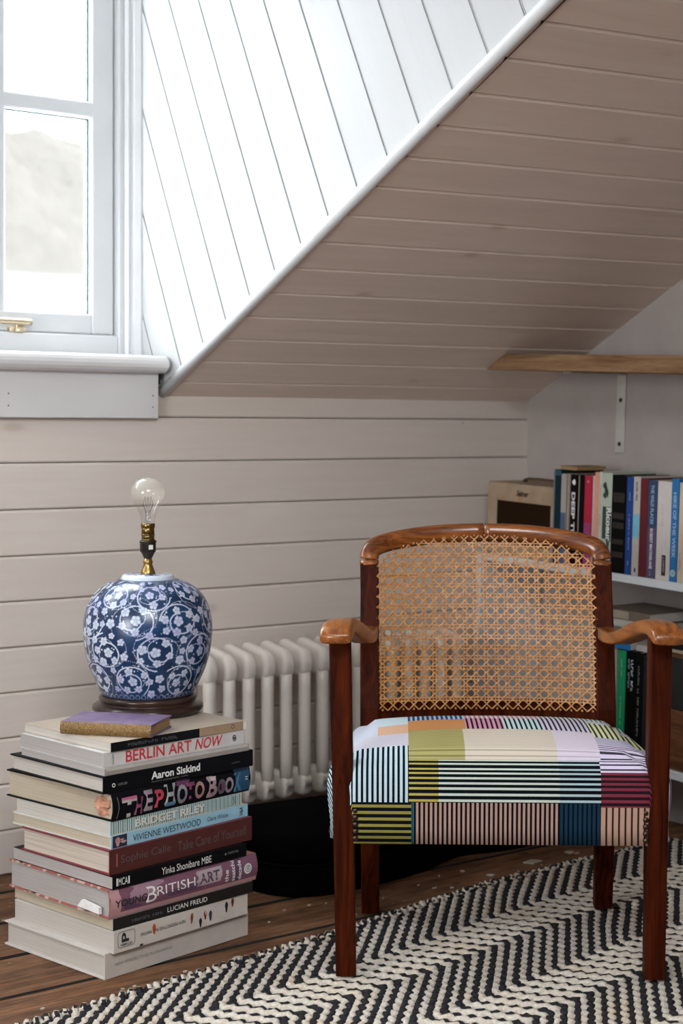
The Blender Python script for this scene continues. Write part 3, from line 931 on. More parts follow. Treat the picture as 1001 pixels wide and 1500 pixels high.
def fabric():
    t = NT('striped_patchwork_fabric')
    uvn = t.node('ShaderNodeUVMap', uv_map='fabric')
    sep = t.node('ShaderNodeSeparateXYZ'); t.l.new(uvn.outputs[0], sep.inputs[0])
    U, W = sep.outputs[0], sep.outputs[1]
    BLK = (0.004, 0.005, 0.008)
    def stripes(coord, period, a, b, duty=0.5, ph=0.0):
        f = t.math('FRACT', t.math('ADD', t.math('DIVIDE', coord, period), ph))
        return t.mix(t.math('GREATER_THAN', f, duty), a, b)
    # (u0, u1, v0, v1, direction, stripe colour, dark colour, period, duty)
    PV, PH = 0.0149 * 0.5, 0.0074
    pat = [
        (-0.6, 0.6, -0.3, 0.8, 'h', (0.55, 0.58, 0.62), (0.40, 0.42, 0.46), 0.005, 0.5),
        # front band
        (-0.30, -0.1475, -0.10, 0.066, 'h', (0.28, 0.245, 0.05), BLK, 0.0098, 0.45),
        (-0.1475, -0.1435, -0.10, 0.066, 'h', (0.01, 0.08, 0.12), (0.01, 0.08, 0.12), 0.01, 0.5),
        (-0.1435, 0.0985, -0.10, 0.066, 'v', (0.44, 0.27, 0.215), BLK, 0.0077, 0.52),
        (0.0985, 0.1665, -0.10, 0.066, 'v', (0.008, 0.034, 0.065), BLK, 0.0077, 0.6),
        (0.1665, 0.40, -0.10, 0.066, 'v', (0.46, 0.29, 0.21), (0.03, 0.012, 0.012), 0.0105, 0.7),
        # second row
        (-0.40, -0.1515, 0.066, 0.186, 'v', (0.50, 0.63, 0.70), BLK, 0.0087, 0.54),
        (-0.1515, -0.1020, 0.066, 0.150, 'h', (0.46, 0.38, 0.08), BLK, 0.0098, 0.40),
        (-0.1020, 0.0985, 0.066, 0.150, 'h', (0.54, 0.60, 0.52), BLK, 0.0098, 0.42),
        (0.0985, 0.1665, 0.066, 0.150, 'h', (0.40, 0.52, 0.55), BLK, 0.0098, 0.40),
        (0.1665, 0.45, 0.060, 0.122, 'h', (0.20, 0.03, 0.05), (0.018, 0.008, 0.012), 0.0098, 0.5),
        (0.1665, 0.45, 0.122, 0.200, 'h', (0.66, 0.58, 0.72), (0.05, 0.045, 0.07), 0.0094, 0.60),
        # third row
        (-0.1515, -0.0565, 0.150, 0.275, 'h', (0.40, 0.36, 0.15), (0.24, 0.21, 0.07), 0.0060, 0.66),
        (-0.0565, 0.0985, 0.150, 0.275, 'h', (0.64, 0.56, 0.46), (0.42, 0.36, 0.28), 0.0060, 0.72),
        (0.0985, 0.1700, 0.150, 0.275, 'h', (0.66, 0.58, 0.66), (0.48, 0.41, 0.49), 0.0060, 0.72),
        (0.1700, 0.45, 0.200, 0.245, 'h', (0.50, 0.47, 0.60), (0.30, 0.28, 0.38), 0.0060, 0.6),
        (0.1700, 0.45, 0.245, 0.37, 'v', (0.66, 0.68, 0.36), (0.03, 0.03, 0.04), 0.0094, 0.58),
        (-0.45, -0.1515, 0.186, 0.260, 'h', (0.58, 0.55, 0.62), (0.46, 0.44, 0.50), 0.0055, 0.6),
        # fourth row
        (-0.45, -0.205, 0.260, 0.60, 'h', (0.55, 0.58, 0.66), (0.46, 0.50, 0.58), 0.0055, 0.6),
        (-0.205, -0.1515, 0.260, 0.335, 'h', (0.68, 0.42, 0.28), (0.58, 0.34, 0.22), 0.0055, 0.6),
        (-0.205, -0.1515, 0.335, 0.60, 'h', (0.52, 0.62, 0.66), (0.42, 0.52, 0.58), 0.0055, 0.6),
        (-0.1515, -0.0500, 0.275, 0.365, 'h', (0.58, 0.27, 0.10), (0.44, 0.19, 0.07), 0.0055, 0.65),
        (-0.0500, 0.0180, 0.275, 0.375, 'v', (0.62, 0.27, 0.38), BLK, 0.0086, 0.58),
        (0.0180, 0.0860, 0.275, 0.375, 'v', (0.50, 0.66, 0.68), BLK, 0.0086, 0.58),
        (0.0860, 0.1700, 0.275, 0.42, 'v', (0.60, 0.54, 0.66), (0.015, 0.015, 0.03), 0.0086, 0.56),
        (-0.1515, -0.0500, 0.365, 0.60, 'v', (0.34, 0.50, 0.66), (0.02, 0.05, 0.12), 0.0086, 0.5),
        (-0.0500, 0.0860, 0.375, 0.60, 'v', (0.66, 0.55, 0.55), (0.35, 0.2, 0.25), 0.0086, 0.5),
        (0.0860, 0.45, 0.40, 0.60, 'v', (0.60, 0.66, 0.60), (0.1, 0.12, 0.12), 0.0086, 0.5),
    ]
    col = None
    for u0, u1, v0, v1, d, ca, cb, per, duty in pat:
        c = stripes(W if d == 'h' else U, per, ca, cb, duty, 0.13)
        if col is None: col = c; continue
        m = t.math('MULTIPLY', t.math('MULTIPLY', t.math('GREATER_THAN', U, u0), t.math('LESS_THAN', U, u1)), t.math('MULTIPLY', t.math('GREATER_THAN', W, v0), t.math('LESS_THAN', W, v1)))
        col = t.mix(m, col, c)
    nz = t.noise(t.coords((900, 900, 900)), 1.0, 2)
    col = t.mix(1.0, col, t.ramp(nz, [(0.25, 0.86), (0.75, 1.0)]), 'MULTIPLY')
    t.bump(nz, 0.25, 0.0006)
    m = t.out(col, 0.85, spec=0.06)
    return m
M['fabric'] = fabric()
link_mesh('seat_cushion', seat_mesh(), chair, [M['fabric']], True)
# domed nails beside the front legs, and along the left side
M['nail'] = plain('bronzed_nail', (0.07, 0.04, 0.028), 0.35, 0.8)
bm = bmesh.new(); add_lathe(bm, [(0.0055, 0.0), (0.005, 0.002), (0.0035, 0.0036), (0.001, 0.0043)], 10)
nm = bpy.data.meshes.new('nail'); bm.to_mesh(nm); bm.free(); nm.materials.append(M['nail']); nm.polygons.foreach_set('use_smooth', [True] * len(nm.polygons))
for sx in (-1, 1):
    for k in range(5):
        o = link_mesh('nail', nm, chair); o.location = (sx * 0.2408, SY0, 0.246 + 0.0115 * k); o.rotation_euler = (R(90), 0, 0)
for k in range(9):
    for sx in (-1, 1):
        o = link_mesh('nail', nm, chair); o.location = (sx * (SX - 0.001 - 0.003 * k / 8), 0.04 + 0.03 * k, 0.243); o.rotation_euler = (0, R(90 * sx), 0)

# ------------------------------------------------------------------ books
def paint(name, c, rough=0.45, var=0.1): return plain('cover_' + name, c, rough, var=var, scale=40, spec=0.22 if max(c) > 0.06 else 0.07)
_pm = {}
def col_mat(c, rough=0.42):
    key = (tuple(round(q, 3) for q in c), rough)
    if key not in _pm: _pm[key] = paint('%d' % len(_pm), c, rough)
    return _pm[key]
PG = {'white': pages('white_pages', (0.52, 0.48, 0.43)), 'cream': pages('cream_pages', (0.48, 0.41, 0.31)), 'grey': pages('grey_pages', (0.40, 0.37, 0.35)), 'tan': pages('browned_pages', (0.36, 0.23, 0.12)), 'mixed': pages('streaky_pages', (0.58, 0.50, 0.42), 260, 0.7)}

def text_mesh(parent, s, x0, x1, zc, hgt, mat, name='title_lettering', y=-0.0006, rot=0, shear=0.0, bold=0.0, part_label=None):
    """flat print on a spine: local plane y=const facing -y; text box fitted to x0..x1 and cap height hgt; rot turns it in the plane"""
    cu = bpy.data.curves.new(name, 'FONT'); cu.body = s; cu.size = 1.0; cu.align_x = 'LEFT'; cu.shear = shear; cu.offset = bold; cu.resolution_u = 3
    to = bpy.data.objects.new('tmp_text', cu)
    me = bpy.data.meshes.new_from_object(to)
    bpy.data.objects.remove(to); bpy.data.curves.remove(cu)
    n = len(me.vertices)
    if n == 0: return None
    co = np.zeros(n * 3); me.vertices.foreach_get('co', co); co = co.reshape(-1, 3)
    mn, mx = co[:, :2].min(0), co[:, :2].max(0)
    p = (co[:, :2] - (mn + mx) / 2) / (mx - mn)
    w, h = abs(x1 - x0), hgt
    p = p * np.array([w, h])
    c, s_ = math.cos(rot), math.sin(rot)
    px = p[:, 0] * c - p[:, 1] * s_; pz = p[:, 0] * s_ + p[:, 1] * c
    out = np.column_stack([(x0 + x1) / 2 + px, np.full(n, y), zc + pz])
    me.vertices.foreach_set('co', out.ravel()); me.materials.clear()
    me.name = name
    o = link_mesh(name, me, parent, [mat]); me.update()
    if part_label: o['label'] = part_label
    return o

def marks(parent, words, x0, x1, zc, hgt, mat, y=-0.0006, rot=0, bold=0.0):
    """print too small to read in the photograph: a row of letter-like strokes; words holds the length of each word"""
    slots = []
    for m in words: slots += [1] * m + [0]
    slots.pop(); n = len(slots); w = (x1 - x0) / n; bm = bmesh.new()
    for k, on in enumerate(slots):
        if not on: continue
        a = -(x1 - x0) / 2 + k * w + w * 0.12; b = a + w * 0.72; st = w * (0.22 + bold * 4)
        h = hgt / 2 * random.choice((1.0, 1.0, 0.72))
        strokes = [(a, a + st, -hgt / 2, h)]
        v = random.random()
        if v < 0.55: strokes.append((b - st, b, -hgt / 2, h * random.choice((1, 0.4))))
        if v > 0.3: strokes.append((a, b, (q := random.choice((-hgt / 2, h - st, 0))), q + st))
        for u0, u1, w0, w1 in strokes:
            vs_ = []
            for u, w_ in ((u0, w0), (u1, w0), (u1, w1), (u0, w1)):
                c, s_ = math.cos(rot), math.sin(rot)
                vs_.append(bm.verts.new(((x0 + x1) / 2 + u * c - w_ * s_, y, zc + u * s_ + w_ * c)))
            bm.faces.new(vs_)
    return obj('printed_marks', bm, mat, parent)

def patch(parent, x0, x1, z0, z1, mat, name='printed_patch', y=-0.0004):
    v = [(x0, y, z0), (x1, y, z0), (x1, y, z1), (x0, y, z1)]
    return pyobj(name, v, [(0, 1, 2, 3)], mat, parent)

def rr_frame(parent, x0, x1, z0, z1, r, w, mat, name='logo_frame', y=-0.0006):
    def ring(i):
        out = []
        for cx_, cz_, a0 in ((x1 - r, z1 - r, 0), (x0 + r, z1 - r, 90), (x0 + r, z0 + r, 180), (x1 - r, z0 + r, 270)):
            for k in range(5):
                a = R(a0 + 22.5 * k); out.append((cx_ + (r - i) * math.cos(a), y, cz_ + (r - i) * math.sin(a)))
        return out
    A_, B_ = ring(0), ring(w); n = len(A_)
    return pyobj(name, A_ + B_, [(i, (i + 1) % n, n + (i + 1) % n, n + i) for i in range(n)], mat, parent)

def book(name, matrix, L, D, T, spine, page='white', hard=False, cover=None, round_spine=0.0, sag=0.0, over=0.003):
    """local x along the spine, y into the book, z through its thickness; spine on y=0"""
    root = empty(name, matrix=matrix)
    sm = col_mat(spine); cm = col_mat(cover) if cover is not None else sm
    bt = 0.0026 if hard else 0.0007
    ov = over if hard else 0.0
    st = 0.0018 if hard else 0.0006
    def rise(y): return sag * math.sin(min(1, max(0, y / D)) * math.pi)
    bm = bmesh.new()
    # one bent sheet: bottom board, spine, top board (outer skin and inner skin)
    outer = [(D, 0.0)] + [(D * f, 0.0) for f in (0.75, 0.5, 0.25)]
    n_sp = 7
    sp = []
    for k in range(n_sp):
        f = k / (n_sp - 1); z = T * f
        sp.append((-round_spine * math.sin(math.pi * f), z))
    topo = [(D * f, T) for f in (0.25, 0.5, 0.75)] + [(D, T)]
    O_ = outer + sp + topo
    I_ = [(y, bt) for y, _ in outer] + [(st - round_spine * math.sin(math.pi * k / (n_sp - 1)), bt + (T - 2 * bt) * k / (n_sp - 1)) for k in range(n_sp)] + [(y, T - bt) for y, _ in topo]
    poly = O_ + I_[::-1]
    nO = len(O_)
    def ring(x): return [bm.verts.new((x, y, z + rise(y))) for y, z in poly]
    a = ring(0.0); b = ring(L); n = len(poly)
    spi = range(len(outer) - 1, len(outer) + n_sp)
    for i in range(n):
        f = bm.faces.new((a[i], a[(i + 1) % n], b[(i + 1) % n], b[i]))
        f.material_index = 1 if i in range(len(outer) - 0, len(outer) + n_sp - 1) else 0
    for i in range(nO - 1):
        for s_ in (a, b): bm.faces.new((s_[i], s_[i + 1], s_[n - 2 - i], s_[n - 1 - i]))
    obj('cover', bm, [cm, sm], root)
    # page block
    bm = bmesh.new()
    pe = 0.0006
    rings = []
    for y in [st + 0.0003] + [D * f for f in (0.25, 0.5, 0.75)] + [D - ov - 0.0005]:
        z0, z1 = bt + 0.0002 + rise(y), T - bt - 0.0002 + rise(y)
        rings.append([(ov + pe, y, z0), (L - ov - pe, y, z0), (L - ov - pe, y, z1), (ov + pe, y, z1)])
    add_loft(bm, rings); obj('page_block', bm, PG[page], root)
    return root
def flat_matrix(x, y, z, deg): return Matrix.Translation((x, y, z)) @ Matrix.Rotation(R(deg), 4, 'Z')

INK = plain('black_ink', (0.012, 0.012, 0.014), 0.6); WHT = plain('white_ink', (0.78, 0.77, 0.74), 0.6); RED = plain('red_ink', (0.55, 0.02, 0.03), 0.5)
GRYI = plain('grey_ink', (0.22, 0.21, 0.20), 0.6); FAINT = plain('faint_ink', (0.10, 0.07, 0.07), 0.6); DIM = plain('dim_grey_ink', (0.09, 0.09, 0.10), 0.6)
STACK = 'art books in the tall stack'
def stackbook(x, y, z, deg, L, D, T, label, **kw):
    r = book('book', flat_matrix(x, y, z, deg), L, D, T - 0.0004, **kw)
    return tag(r, label, 'book', STACK)
# 1 bottom
b = stackbook(-1.613, -0.698, 0.0003, 11.0, 0.334, 0.284, 0.0433, 'thick off-white softcover book at the bottom of the stack on the floor', spine=(0.56, 0.50, 0.44), page='white', hard=True, cover=(0.62, 0.58, 0.53), over=0.004)
text_mesh(b, 'NEW PERSPECTIVES IN DRAWING', 0.022, 0.150, 0.021, 0.0052, GRYI)
# 2
b = stackbook(-1.600, -0.706, 0.0436, 11.0, 0.312, 0.280, 0.0378, 'thick white softcover book with black letter logo and small coloured marks on spine', spine=(0.60, 0.54, 0.48), page='white', cover=(0.66, 0.62, 0.58))
rr_frame(b, 0.008, 0.046, 0.007, 0.034, 0.006, 0.0009, INK)
text_mesh(b, 'P', 0.0165, 0.0325, 0.0235, 0.016, INK, rot=R(90), bold=0.03); text_mesh(b, 'VITAMIN', 0.014, 0.040, 0.0115, 0.0046, INK, rot=R(180), bold=0.02)
text_mesh(b, 'NEW PERSPECTIVES IN', 0.092, 0.160, 0.020, 0.0056, INK, rot=R(180), bold=0.01); text_mesh(b, 'PAINTING', 0.058, 0.083, 0.0195, 0.0056, INK, rot=R(180), bold=0.01)
def blob(par, x, z, w, h, mat):
    pts = [(x + w * math.cos(a) * (0.8 + 0.2 * math.sin(3 * a)), -0.0005, z + h * math.sin(a)) for a in np.linspace(0, 2 * math.pi, 14, endpoint=False)]
    pyobj('printed_mark', pts, [tuple(range(14))], mat, par)
OCH = plain('ochre_ink', (0.30, 0.16, 0.03), 0.6); DRD = plain('dark_red_ink', (0.25, 0.02, 0.02), 0.6); NVY = plain('navy_ink', (0.02, 0.03, 0.06), 0.6); ORR = plain('orange_red_ink', (0.55, 0.09, 0.02), 0.6)
for x, z, w, h, m in ((0.0885, 0.0225, 0.0045, 0.0095, ORR), (0.0885, 0.0205, 0.002, 0.006, RED), (0.176, 0.0225, 0.004, 0.009, OCH), (0.1745, 0.0205, 0.0022, 0.009, DRD), (0.196, 0.0095, 0.004, 0.0085, INK), (0.2075, 0.0205, 0.0042, 0.0085, DRD), (0.2085, 0.0245, 0.0024, 0.004, WHT),
                       (0.220, 0.0165, 0.0045, 0.0095, NVY), (0.2215, 0.0185, 0.002, 0.004, OCH), (0.259, 0.0235, 0.0042, 0.010, INK), (0.260, 0.0235, 0.0018, 0.005, NVY), (0.274, 0.0285, 0.0042, 0.008, DRD), (0.2735, 0.0305, 0.0025, 0.004, INK), (0.060, 0.002, 0.005, 0.002, INK)):
    blob(b, x, z, w, h, m)
# 3
b = stackbook(-1.600, -0.703, 0.0815, 10.0, 0.322, 0.285, 0.0206, 'dark charcoal softcover book with small pale capitals on spine', spine=(0.020, 0.017, 0.015), page='cream', cover=(0.30, 0.27, 0.24))
text_mesh(b, 'LUCIAN FREUD', 0.119, 0.211, 0.0105, 0.0085, WHT); marks(b, (7, 4,), 0.040, 0.108, 0.009, 0.0055, DIM)
# 4
b = stackbook(-1.608, -0.701, 0.1023, 9.7, 0.338, 0.290, 0.0492, 'thick purple and pink hardcover art book with tattered red-edged jacket', spine=(0.20, 0.085, 0.125), page='grey', hard=True, cover=(0.38, 0.12, 0.10), round_spine=0.006)
PNK = plain('pink_ink', (0.50, 0.27, 0.27), 0.6); LAV = plain('lavender_ink', (0.34, 0.20, 0.25), 0.6); PUR = plain('violet_ink', (0.10, 0.045, 0.085), 0.6)
def smear(par, pts, mat, y): pyobj('printed_smear', [(x, y, z) for x, z in pts], [tuple(range(len(pts)))], mat, par)
YF = lambda z: -0.006 * math.sin(math.pi * z / 0.0488) - 0.0007
def rspine_text(par, s, x0, x1, zc, h, mat, rs=0.006, T=0.0488, eps=0.0008, **kw):
    o = text_mesh(par, s, x0, x1, zc, h, mat, **kw)
    n = len(o.data.vertices); co = np.zeros(n * 3); o.data.vertices.foreach_get('co', co); co = co.reshape(-1, 3)
    co[:, 1] = -rs * np.sin(math.pi * np.clip(co[:, 2] / T, 0, 1)) - eps
    o.data.vertices.foreach_set('co', co.ravel()); o.data.update(); return o
def rspine_patch(par, x0, x1, z0, z1, mat, rs=0.006, T=0.0488, eps=0.0005, name='printed_patch', wob=0.0):
    v = []; f = []
    nn = 7
    for i in range(nn):
        z = z0 + (z1 - z0) * i / (nn - 1); y = -rs * math.sin(math.pi * min(1, max(0, z / T))) - eps
        v += [(x0 + random.uniform(-wob, wob), y, z), (x1 + random.uniform(-wob, wob), y, z)]
        if i: f.append((2 * i - 2, 2 * i - 1, 2 * i + 1, 2 * i))
    return pyobj(name, v, f, mat, par)
rspine_patch(b, 0.0, 0.022, 0.001, 0.048, PNK, wob=0.002); rspine_patch(b, 0.0, 0.337, 0.0005, 0.008, PNK)
rspine_patch(b, 0.05, 0.11, 0.026, 0.047, LAV, eps=0.00045, wob=0.012); rspine_patch(b, 0.13, 0.20, 0.014, 0.024, PUR, eps=0.00046, wob=0.01); rspine_patch(b, 0.03, 0.06, 0.010, 0.028, PUR, eps=0.00044, wob=0.01); rspine_patch(b, 0.28, 0.30, 0.009, 0.047, PUR, eps=0.00043, wob=0.004)
rspine_text(b, 'YOUNG', 0.010, 0.079, 0.0235, 0.0125, INK, bold=0.02); rspine_text(b, 'B', 0.078, 0.100, 0.026, 0.027, WHT); rspine_text(b, 'RITISH', 0.101, 0.188, 0.028, 0.0155, WHT)
rspine_patch(b, 0.193, 0.250, 0.017, 0.043, plain('grey_label_ink', (0.42, 0.34, 0.35), 0.6), wob=0.003)
rspine_text(b, 'ART', 0.198, 0.245, 0.029, 0.018, plain('dark_violet_ink', (0.09, 0.04, 0.07), 0.6), eps=0.0011, bold=0.02)
for k, wd in enumerate(('the', 'saatchi', 'decade')):
    rspine_text(b, wd, 0.262 + 0.0155 * k - (0.011, 0.018, 0.017)[k], 0.262 + 0.0155 * k + (0.011, 0.018, 0.017)[k], (0.022, 0.028, 0.027)[k], 0.0088, WHT, rot=R(90), bold=0.015)
def disc(par, x, z, r, mat, y, r_in=0.0, name='logo_disc'):
    n = 20; o_ = [(x + r * math.cos(2 * math.pi * k / n), y, z + r * math.sin(2 * math.pi * k / n)) for k in range(n)]
    if r_in <= 0: return pyobj(name, o_, [tuple(range(n))], mat, par)
    i_ = [(x + r_in * math.cos(2 * math.pi * k / n), y, z + r_in * math.sin(2 * math.pi * k / n)) for k in range(n)]
    return pyobj(name, o_ + i_, [(k, (k + 1) % n, n + (k + 1) % n, n + k) for k in range(n)], mat, par)
disc(b, 0.3125, 0.0265, 0.0095, WHT, -0.0072); disc(b, 0.3125, 0.0265, 0.0066, INK, -0.0075, 0.0056); disc(b, 0.3125, 0.0285, 0.0026, INK, -0.0077, 0.0017); disc(b, 0.3125, 0.0250, 0.0026, INK, -0.0077, 0.0017)
# torn white tag and red flecks on the head of that book
bm = bmesh.new(); add_prism(bm, [(0.004, 0.006), (0.004, 0.026), (0.052, 0.034), (0.064, 0.010)], lambda p, t: (-0.0015 - 0.006 * t, 0.012 + p[0], p[1] * 0.55 + 0.0035), 0.0, 1.0)
o = obj('torn_label', bm, WHT, b); o['label'] = 'white torn paper tag'
bm = bmesh.new()
for k in range(34):
    y0 = random.uniform(0.02, 0.28); w = random.uniform(0.004, 0.012); top = random.random() < 0.55
    z0 = 0.0466 if top else 0.0
    add_box(bm, -0.0006, 0.003, y0, y0 + w, z0, z0 + 0.0027)
obj('jacket_fleck', bm, plain('pale_pink_fleck', (0.62, 0.42, 0.36), 0.6), b)['kind'] = 'stuff'
# 5
b = stackbook(-1.602, -0.705, 0.1516, 10.0, 0.307, 0.287, 0.0221, 'black softcover book with pale serif title above the purple hardcover', spine=(0.005, 0.005, 0.006), page='grey', cover=(0.008, 0.008, 0.008))
text_mesh(b, 'Yinka Shonibare MBE', 0.107, 0.222, 0.0105, 0.0125, WHT); text_mesh(b, 'PRESTEL', 0.262, 0.288, 0.0125, 0.004, GRYI)
disc(b, 0.256, 0.012, 0.002, GRYI, -0.0006)
patch(b, 0.008, 0.0112, 0.0045, 0.0175, WHT); patch(b, 0.0335, 0.0365, 0.0045, 0.0175, WHT); text_mesh(b, 'MCA', 0.0125, 0.0322, 0.011, 0.0125, WHT)
# 6
b = stackbook(-1.603, -0.696, 0.1738, 10.6, 0.332, 0.250, 0.0425, 'thick dark maroon hardcover with black stamped title', spine=(0.085, 0.022, 0.018), page='mixed', hard=True, cover=(0.20, 0.035, 0.05))
text_mesh(b, 'Sophie Calle', 0.024, 0.136, 0.021, 0.017, FAINT); text_mesh(b, 'Take Care of Yourself', 0.152, 0.318, 0.021, 0.017, FAINT)
patch(b, 0.0145, 0.0172, 0.012, 0.034, plain('copper_ink', (0.34, 0.12, 0.07), 0.4))
# 7
b = stackbook(-1.598, -0.692, 0.2164, 11.6, 0.324, 0.275, 0.0224, 'sky blue softcover with dark capitals and tiny portrait on spine', spine=(0.30, 0.52, 0.62), page='cream', cover=(0.60, 0.58, 0.52), hard=True, over=0.001)
text_mesh(b, 'VIVIENNE WESTWOOD', 0.048, 0.206, 0.0105, 0.0115, plain('navy_title_ink', (0.015, 0.02, 0.045), 0.6)); text_mesh(b, 'Claire Wilcox', 0.222, 0.274, 0.0115, 0.0082, NVY)
text_mesh(b, 'V&A', 0.2985, 0.3145, 0.0115, 0.0085, NVY, rot=R(90), bold=0.02)
patch(b, 0.0035, 0.035, 0.001, 0.0212, plain('dark_photo_ink', (0.015, 0.015, 0.04), 0.6))
for x, z, w, h, m in ((0.0145, 0.0105, 0.0065, 0.0080, PNK), (0.013, 0.0125, 0.004, 0.004, plain('pale_pink_ink', (0.60, 0.40, 0.38), 0.6)), (0.027, 0.009, 0.008, 0.0022, PNK), (0.024, 0.013, 0.005, 0.0018, PNK)):
    blob(b, x, z, w, h, m)
    b.children[-1].location.y = -0.0002
# 8
b = stackbook(-1.597, -0.686, 0.2389, 10.8, 0.307, 0.266, 0.0230, 'softcover with blue, olive and cream vertical striped spine', spine=(0.62, 0.66, 0.60), page='white', cover=(0.60, 0.62, 0.60))
SBL = plain('turquoise_ink', (0.12, 0.40, 0.52), 0.6); OLV = plain('olive_ink', (0.17, 0.14, 0.05), 0.6); SCR = plain('cream_ink', (0.72, 0.70, 0.62), 0.6)
bmA, bmB = bmesh.new(), bmesh.new()
x = 0.002
while x < 0.304:
    for bm_, dx, w in ((bmA, 0.0, 0.0029), (bmB, 0.0052, 0.0024)):
        if x + dx + w < 0.3065:
            q = [bm_.verts.new(p) for p in ((x + dx, -0.0004, 0.0004), (x + dx + w, -0.0004, 0.0004), (x + dx + w, -0.0004, 0.0222), (x + dx, -0.0004, 0.0222))]; bm_.faces.new(q)
    x += 0.0098
o = obj('printed_stripe', bmA, SBL, b); o['kind'] = 'stuff'; o = obj('printed_stripe', bmB, OLV, b); o['kind'] = 'stuff'
text_mesh(b, 'BRIDGET RILEY', 0.0565, 0.2185, 0.0099, 0.0137, NVY, y=-0.0006, bold=0.035); text_mesh(b, 'BRIDGET RILEY', 0.0555, 0.2175, 0.0108, 0.0137, SCR, y=-0.0009, bold=0.03)
text_mesh(b, 'TATE', 0.281, 0.295, 0.0112, 0.0065, NVY, rot=R(90), y=-0.0008)
# 9
b = stackbook(-1.595, -0.688, 0.2620, 11.4, 0.325, 0.296, 0.0484, 'thick black hardcover with huge multicoloured cutout letters on rounded spine', spine=(0.005, 0.005, 0.007), page='cream', hard=True, cover=(0.007, 0.006, 0.007), round_spine=0.005)
fr = dict(rs=0.005, T=0.048)
rspine_patch(b, 0.285, 0.322, 0.003, 0.045, plain('deep_blue_ink', (0.015, 0.07, 0.14), 0.5), wob=0.003, **fr)
rspine_patch(b, 0.145, 0.172, 0.036, 0.047, plain('plum_ink', (0.12, 0.03, 0.09), 0.6), wob=0.006, eps=0.00045, **fr)
LT = [('T', 0.019, 0.052, 0.019, 0.034, (0.50, 0.46, 0.44)), ('H', 0.048, 0.066, 0.0185, 0.030, (0.30, 0.07, 0.14)), ('E', 0.069, 0.088, 0.024, 0.036, (0.40, 0.30, 0.33)), ('P', 0.093, 0.113, 0.0235, 0.031, (0.52, 0.05, 0.07)),
      ('H', 0.116, 0.142, 0.0265, 0.036, (0.46, 0.47, 0.46)), ('O', 0.144, 0.168, 0.022, 0.034, (0.34, 0.33, 0.35)), ('T', 0.166, 0.186, 0.0245, 0.030, (0.30, 0.06, 0.15)), ('O', 0.186, 0.209, 0.0225, 0.031, (0.48, 0.25, 0.22)),
      ('B', 0.216, 0.241, 0.0235, 0.038, (0.48, 0.31, 0.34)), ('O', 0.242, 0.262, 0.0195, 0.028, (0.14, 0.13, 0.15)), ('O', 0.260, 0.281, 0.0195, 0.029, (0.36, 0.27, 0.32)), ('K', 0.284, 0.304, 0.0215, 0.034, (0.05, 0.20, 0.32))]
for ch_, a, c_, zc, h, cc in LT:
    m1 = plain('letter_ink', cc, 0.5, var=0.5, scale=30)
    rspine_text(b, ch_, a, c_, zc, h, m1, eps=0.0010, bold=0.035, **fr)
for a, c_, z0, z1, cc in ((0.019, 0.052, 0.033, 0.0375, (0.55, 0.10, 0.22)), (0.118, 0.140, 0.006, 0.013, (0.10, 0.22, 0.34)), (0.224, 0.238, 0.034, 0.041, (0.60, 0.50, 0.48)), (0.250, 0.256, 0.012, 0.028, (0.16, 0.05, 0.10))):
    rspine_patch(b, a, c_, z0, z1, plain('letter_tint', cc, 0.5), eps=0.0013, name='printed_tint', wob=0.001, **fr)
rspine_text(b, '=', 0.3105, 0.3165, 0.026, 0.006, WHT, eps=0.0012, **fr)
bm = bmesh.new()                                   # pale curved line at the spine's left end
add_tube(bm, [(0.0095 + 0.0025 * math.sin(k * math.pi / 8), -0.005 * math.sin(math.pi * z / 0.048) - 0.0008, z) for k, z in enumerate(np.linspace(0.004, 0.041, 9))], 0.0004, 4); obj('printed_line', bm, GRYI, b)
# crumpled peach paper pushed into the head of its spine
def crumple(cx_, cy_, cz_, rx, ry, rz, n=3):
    bm = bmesh.new(); bmesh.ops.create_icosphere(bm, subdivisions=n, radius=1.0)
    for v in bm.verts:
        k = 1 + random.uniform(-0.34, 0.22)
        v.co = Vector((cx_ + v.co.x * rx * k, cy_ + v.co.y * ry * k, cz_ + v.co.z * rz * k))
    return bm
o = obj('crumpled_paper', crumple(0.005, 0.025, 0.0235, 0.009, 0.021, 0.0185, 3), plain('peach_paper', (0.62, 0.30, 0.19), 0.8, var=0.45, scale=70), b); o['label'] = 'crumpled peach paper stuffed in spine end'
# 10
b = stackbook(-1.611, -0.689, 0.3106, 8.4, 0.337, 0.282, 0.0299, 'slim black hardcover with bold white title and small white emblem', spine=(0.005, 0.005, 0.006), page='white', hard=True, cover=(0.007, 0.007, 0.008), over=0.004)
text_mesh(b, 'Aaron Siskind', 0.102, 0.211, 0.0165, 0.0138, WHT, bold=0.025); text_mesh(b, 'Another photographic reality', 0.102, 0.184, 0.0055, 0.0034, GRYI)
disc(b, 0.0215, 0.0125, 0.0035, WHT, -0.0006, 0.0022); marks(b, (7,), 0.030, 0.050, 0.0125, 0.004, GRYI); marks(b, (7,), 0.285, 0.305, 0.012, 0.003, DIM)
# 11
b = stackbook(-1.607, -0.686, 0.3406, 7.6, 0.321, 0.256, 0.0126, 'thin pale grey softcover catalogue with plain brownish spine', spine=(0.30, 0.26, 0.23), page='grey', cover=(0.52, 0.49, 0.46))
patch(b, 0.003, 0.318, 0.0072, 0.0118, plain('pale_band_ink', (0.50, 0.46, 0.42), 0.6))
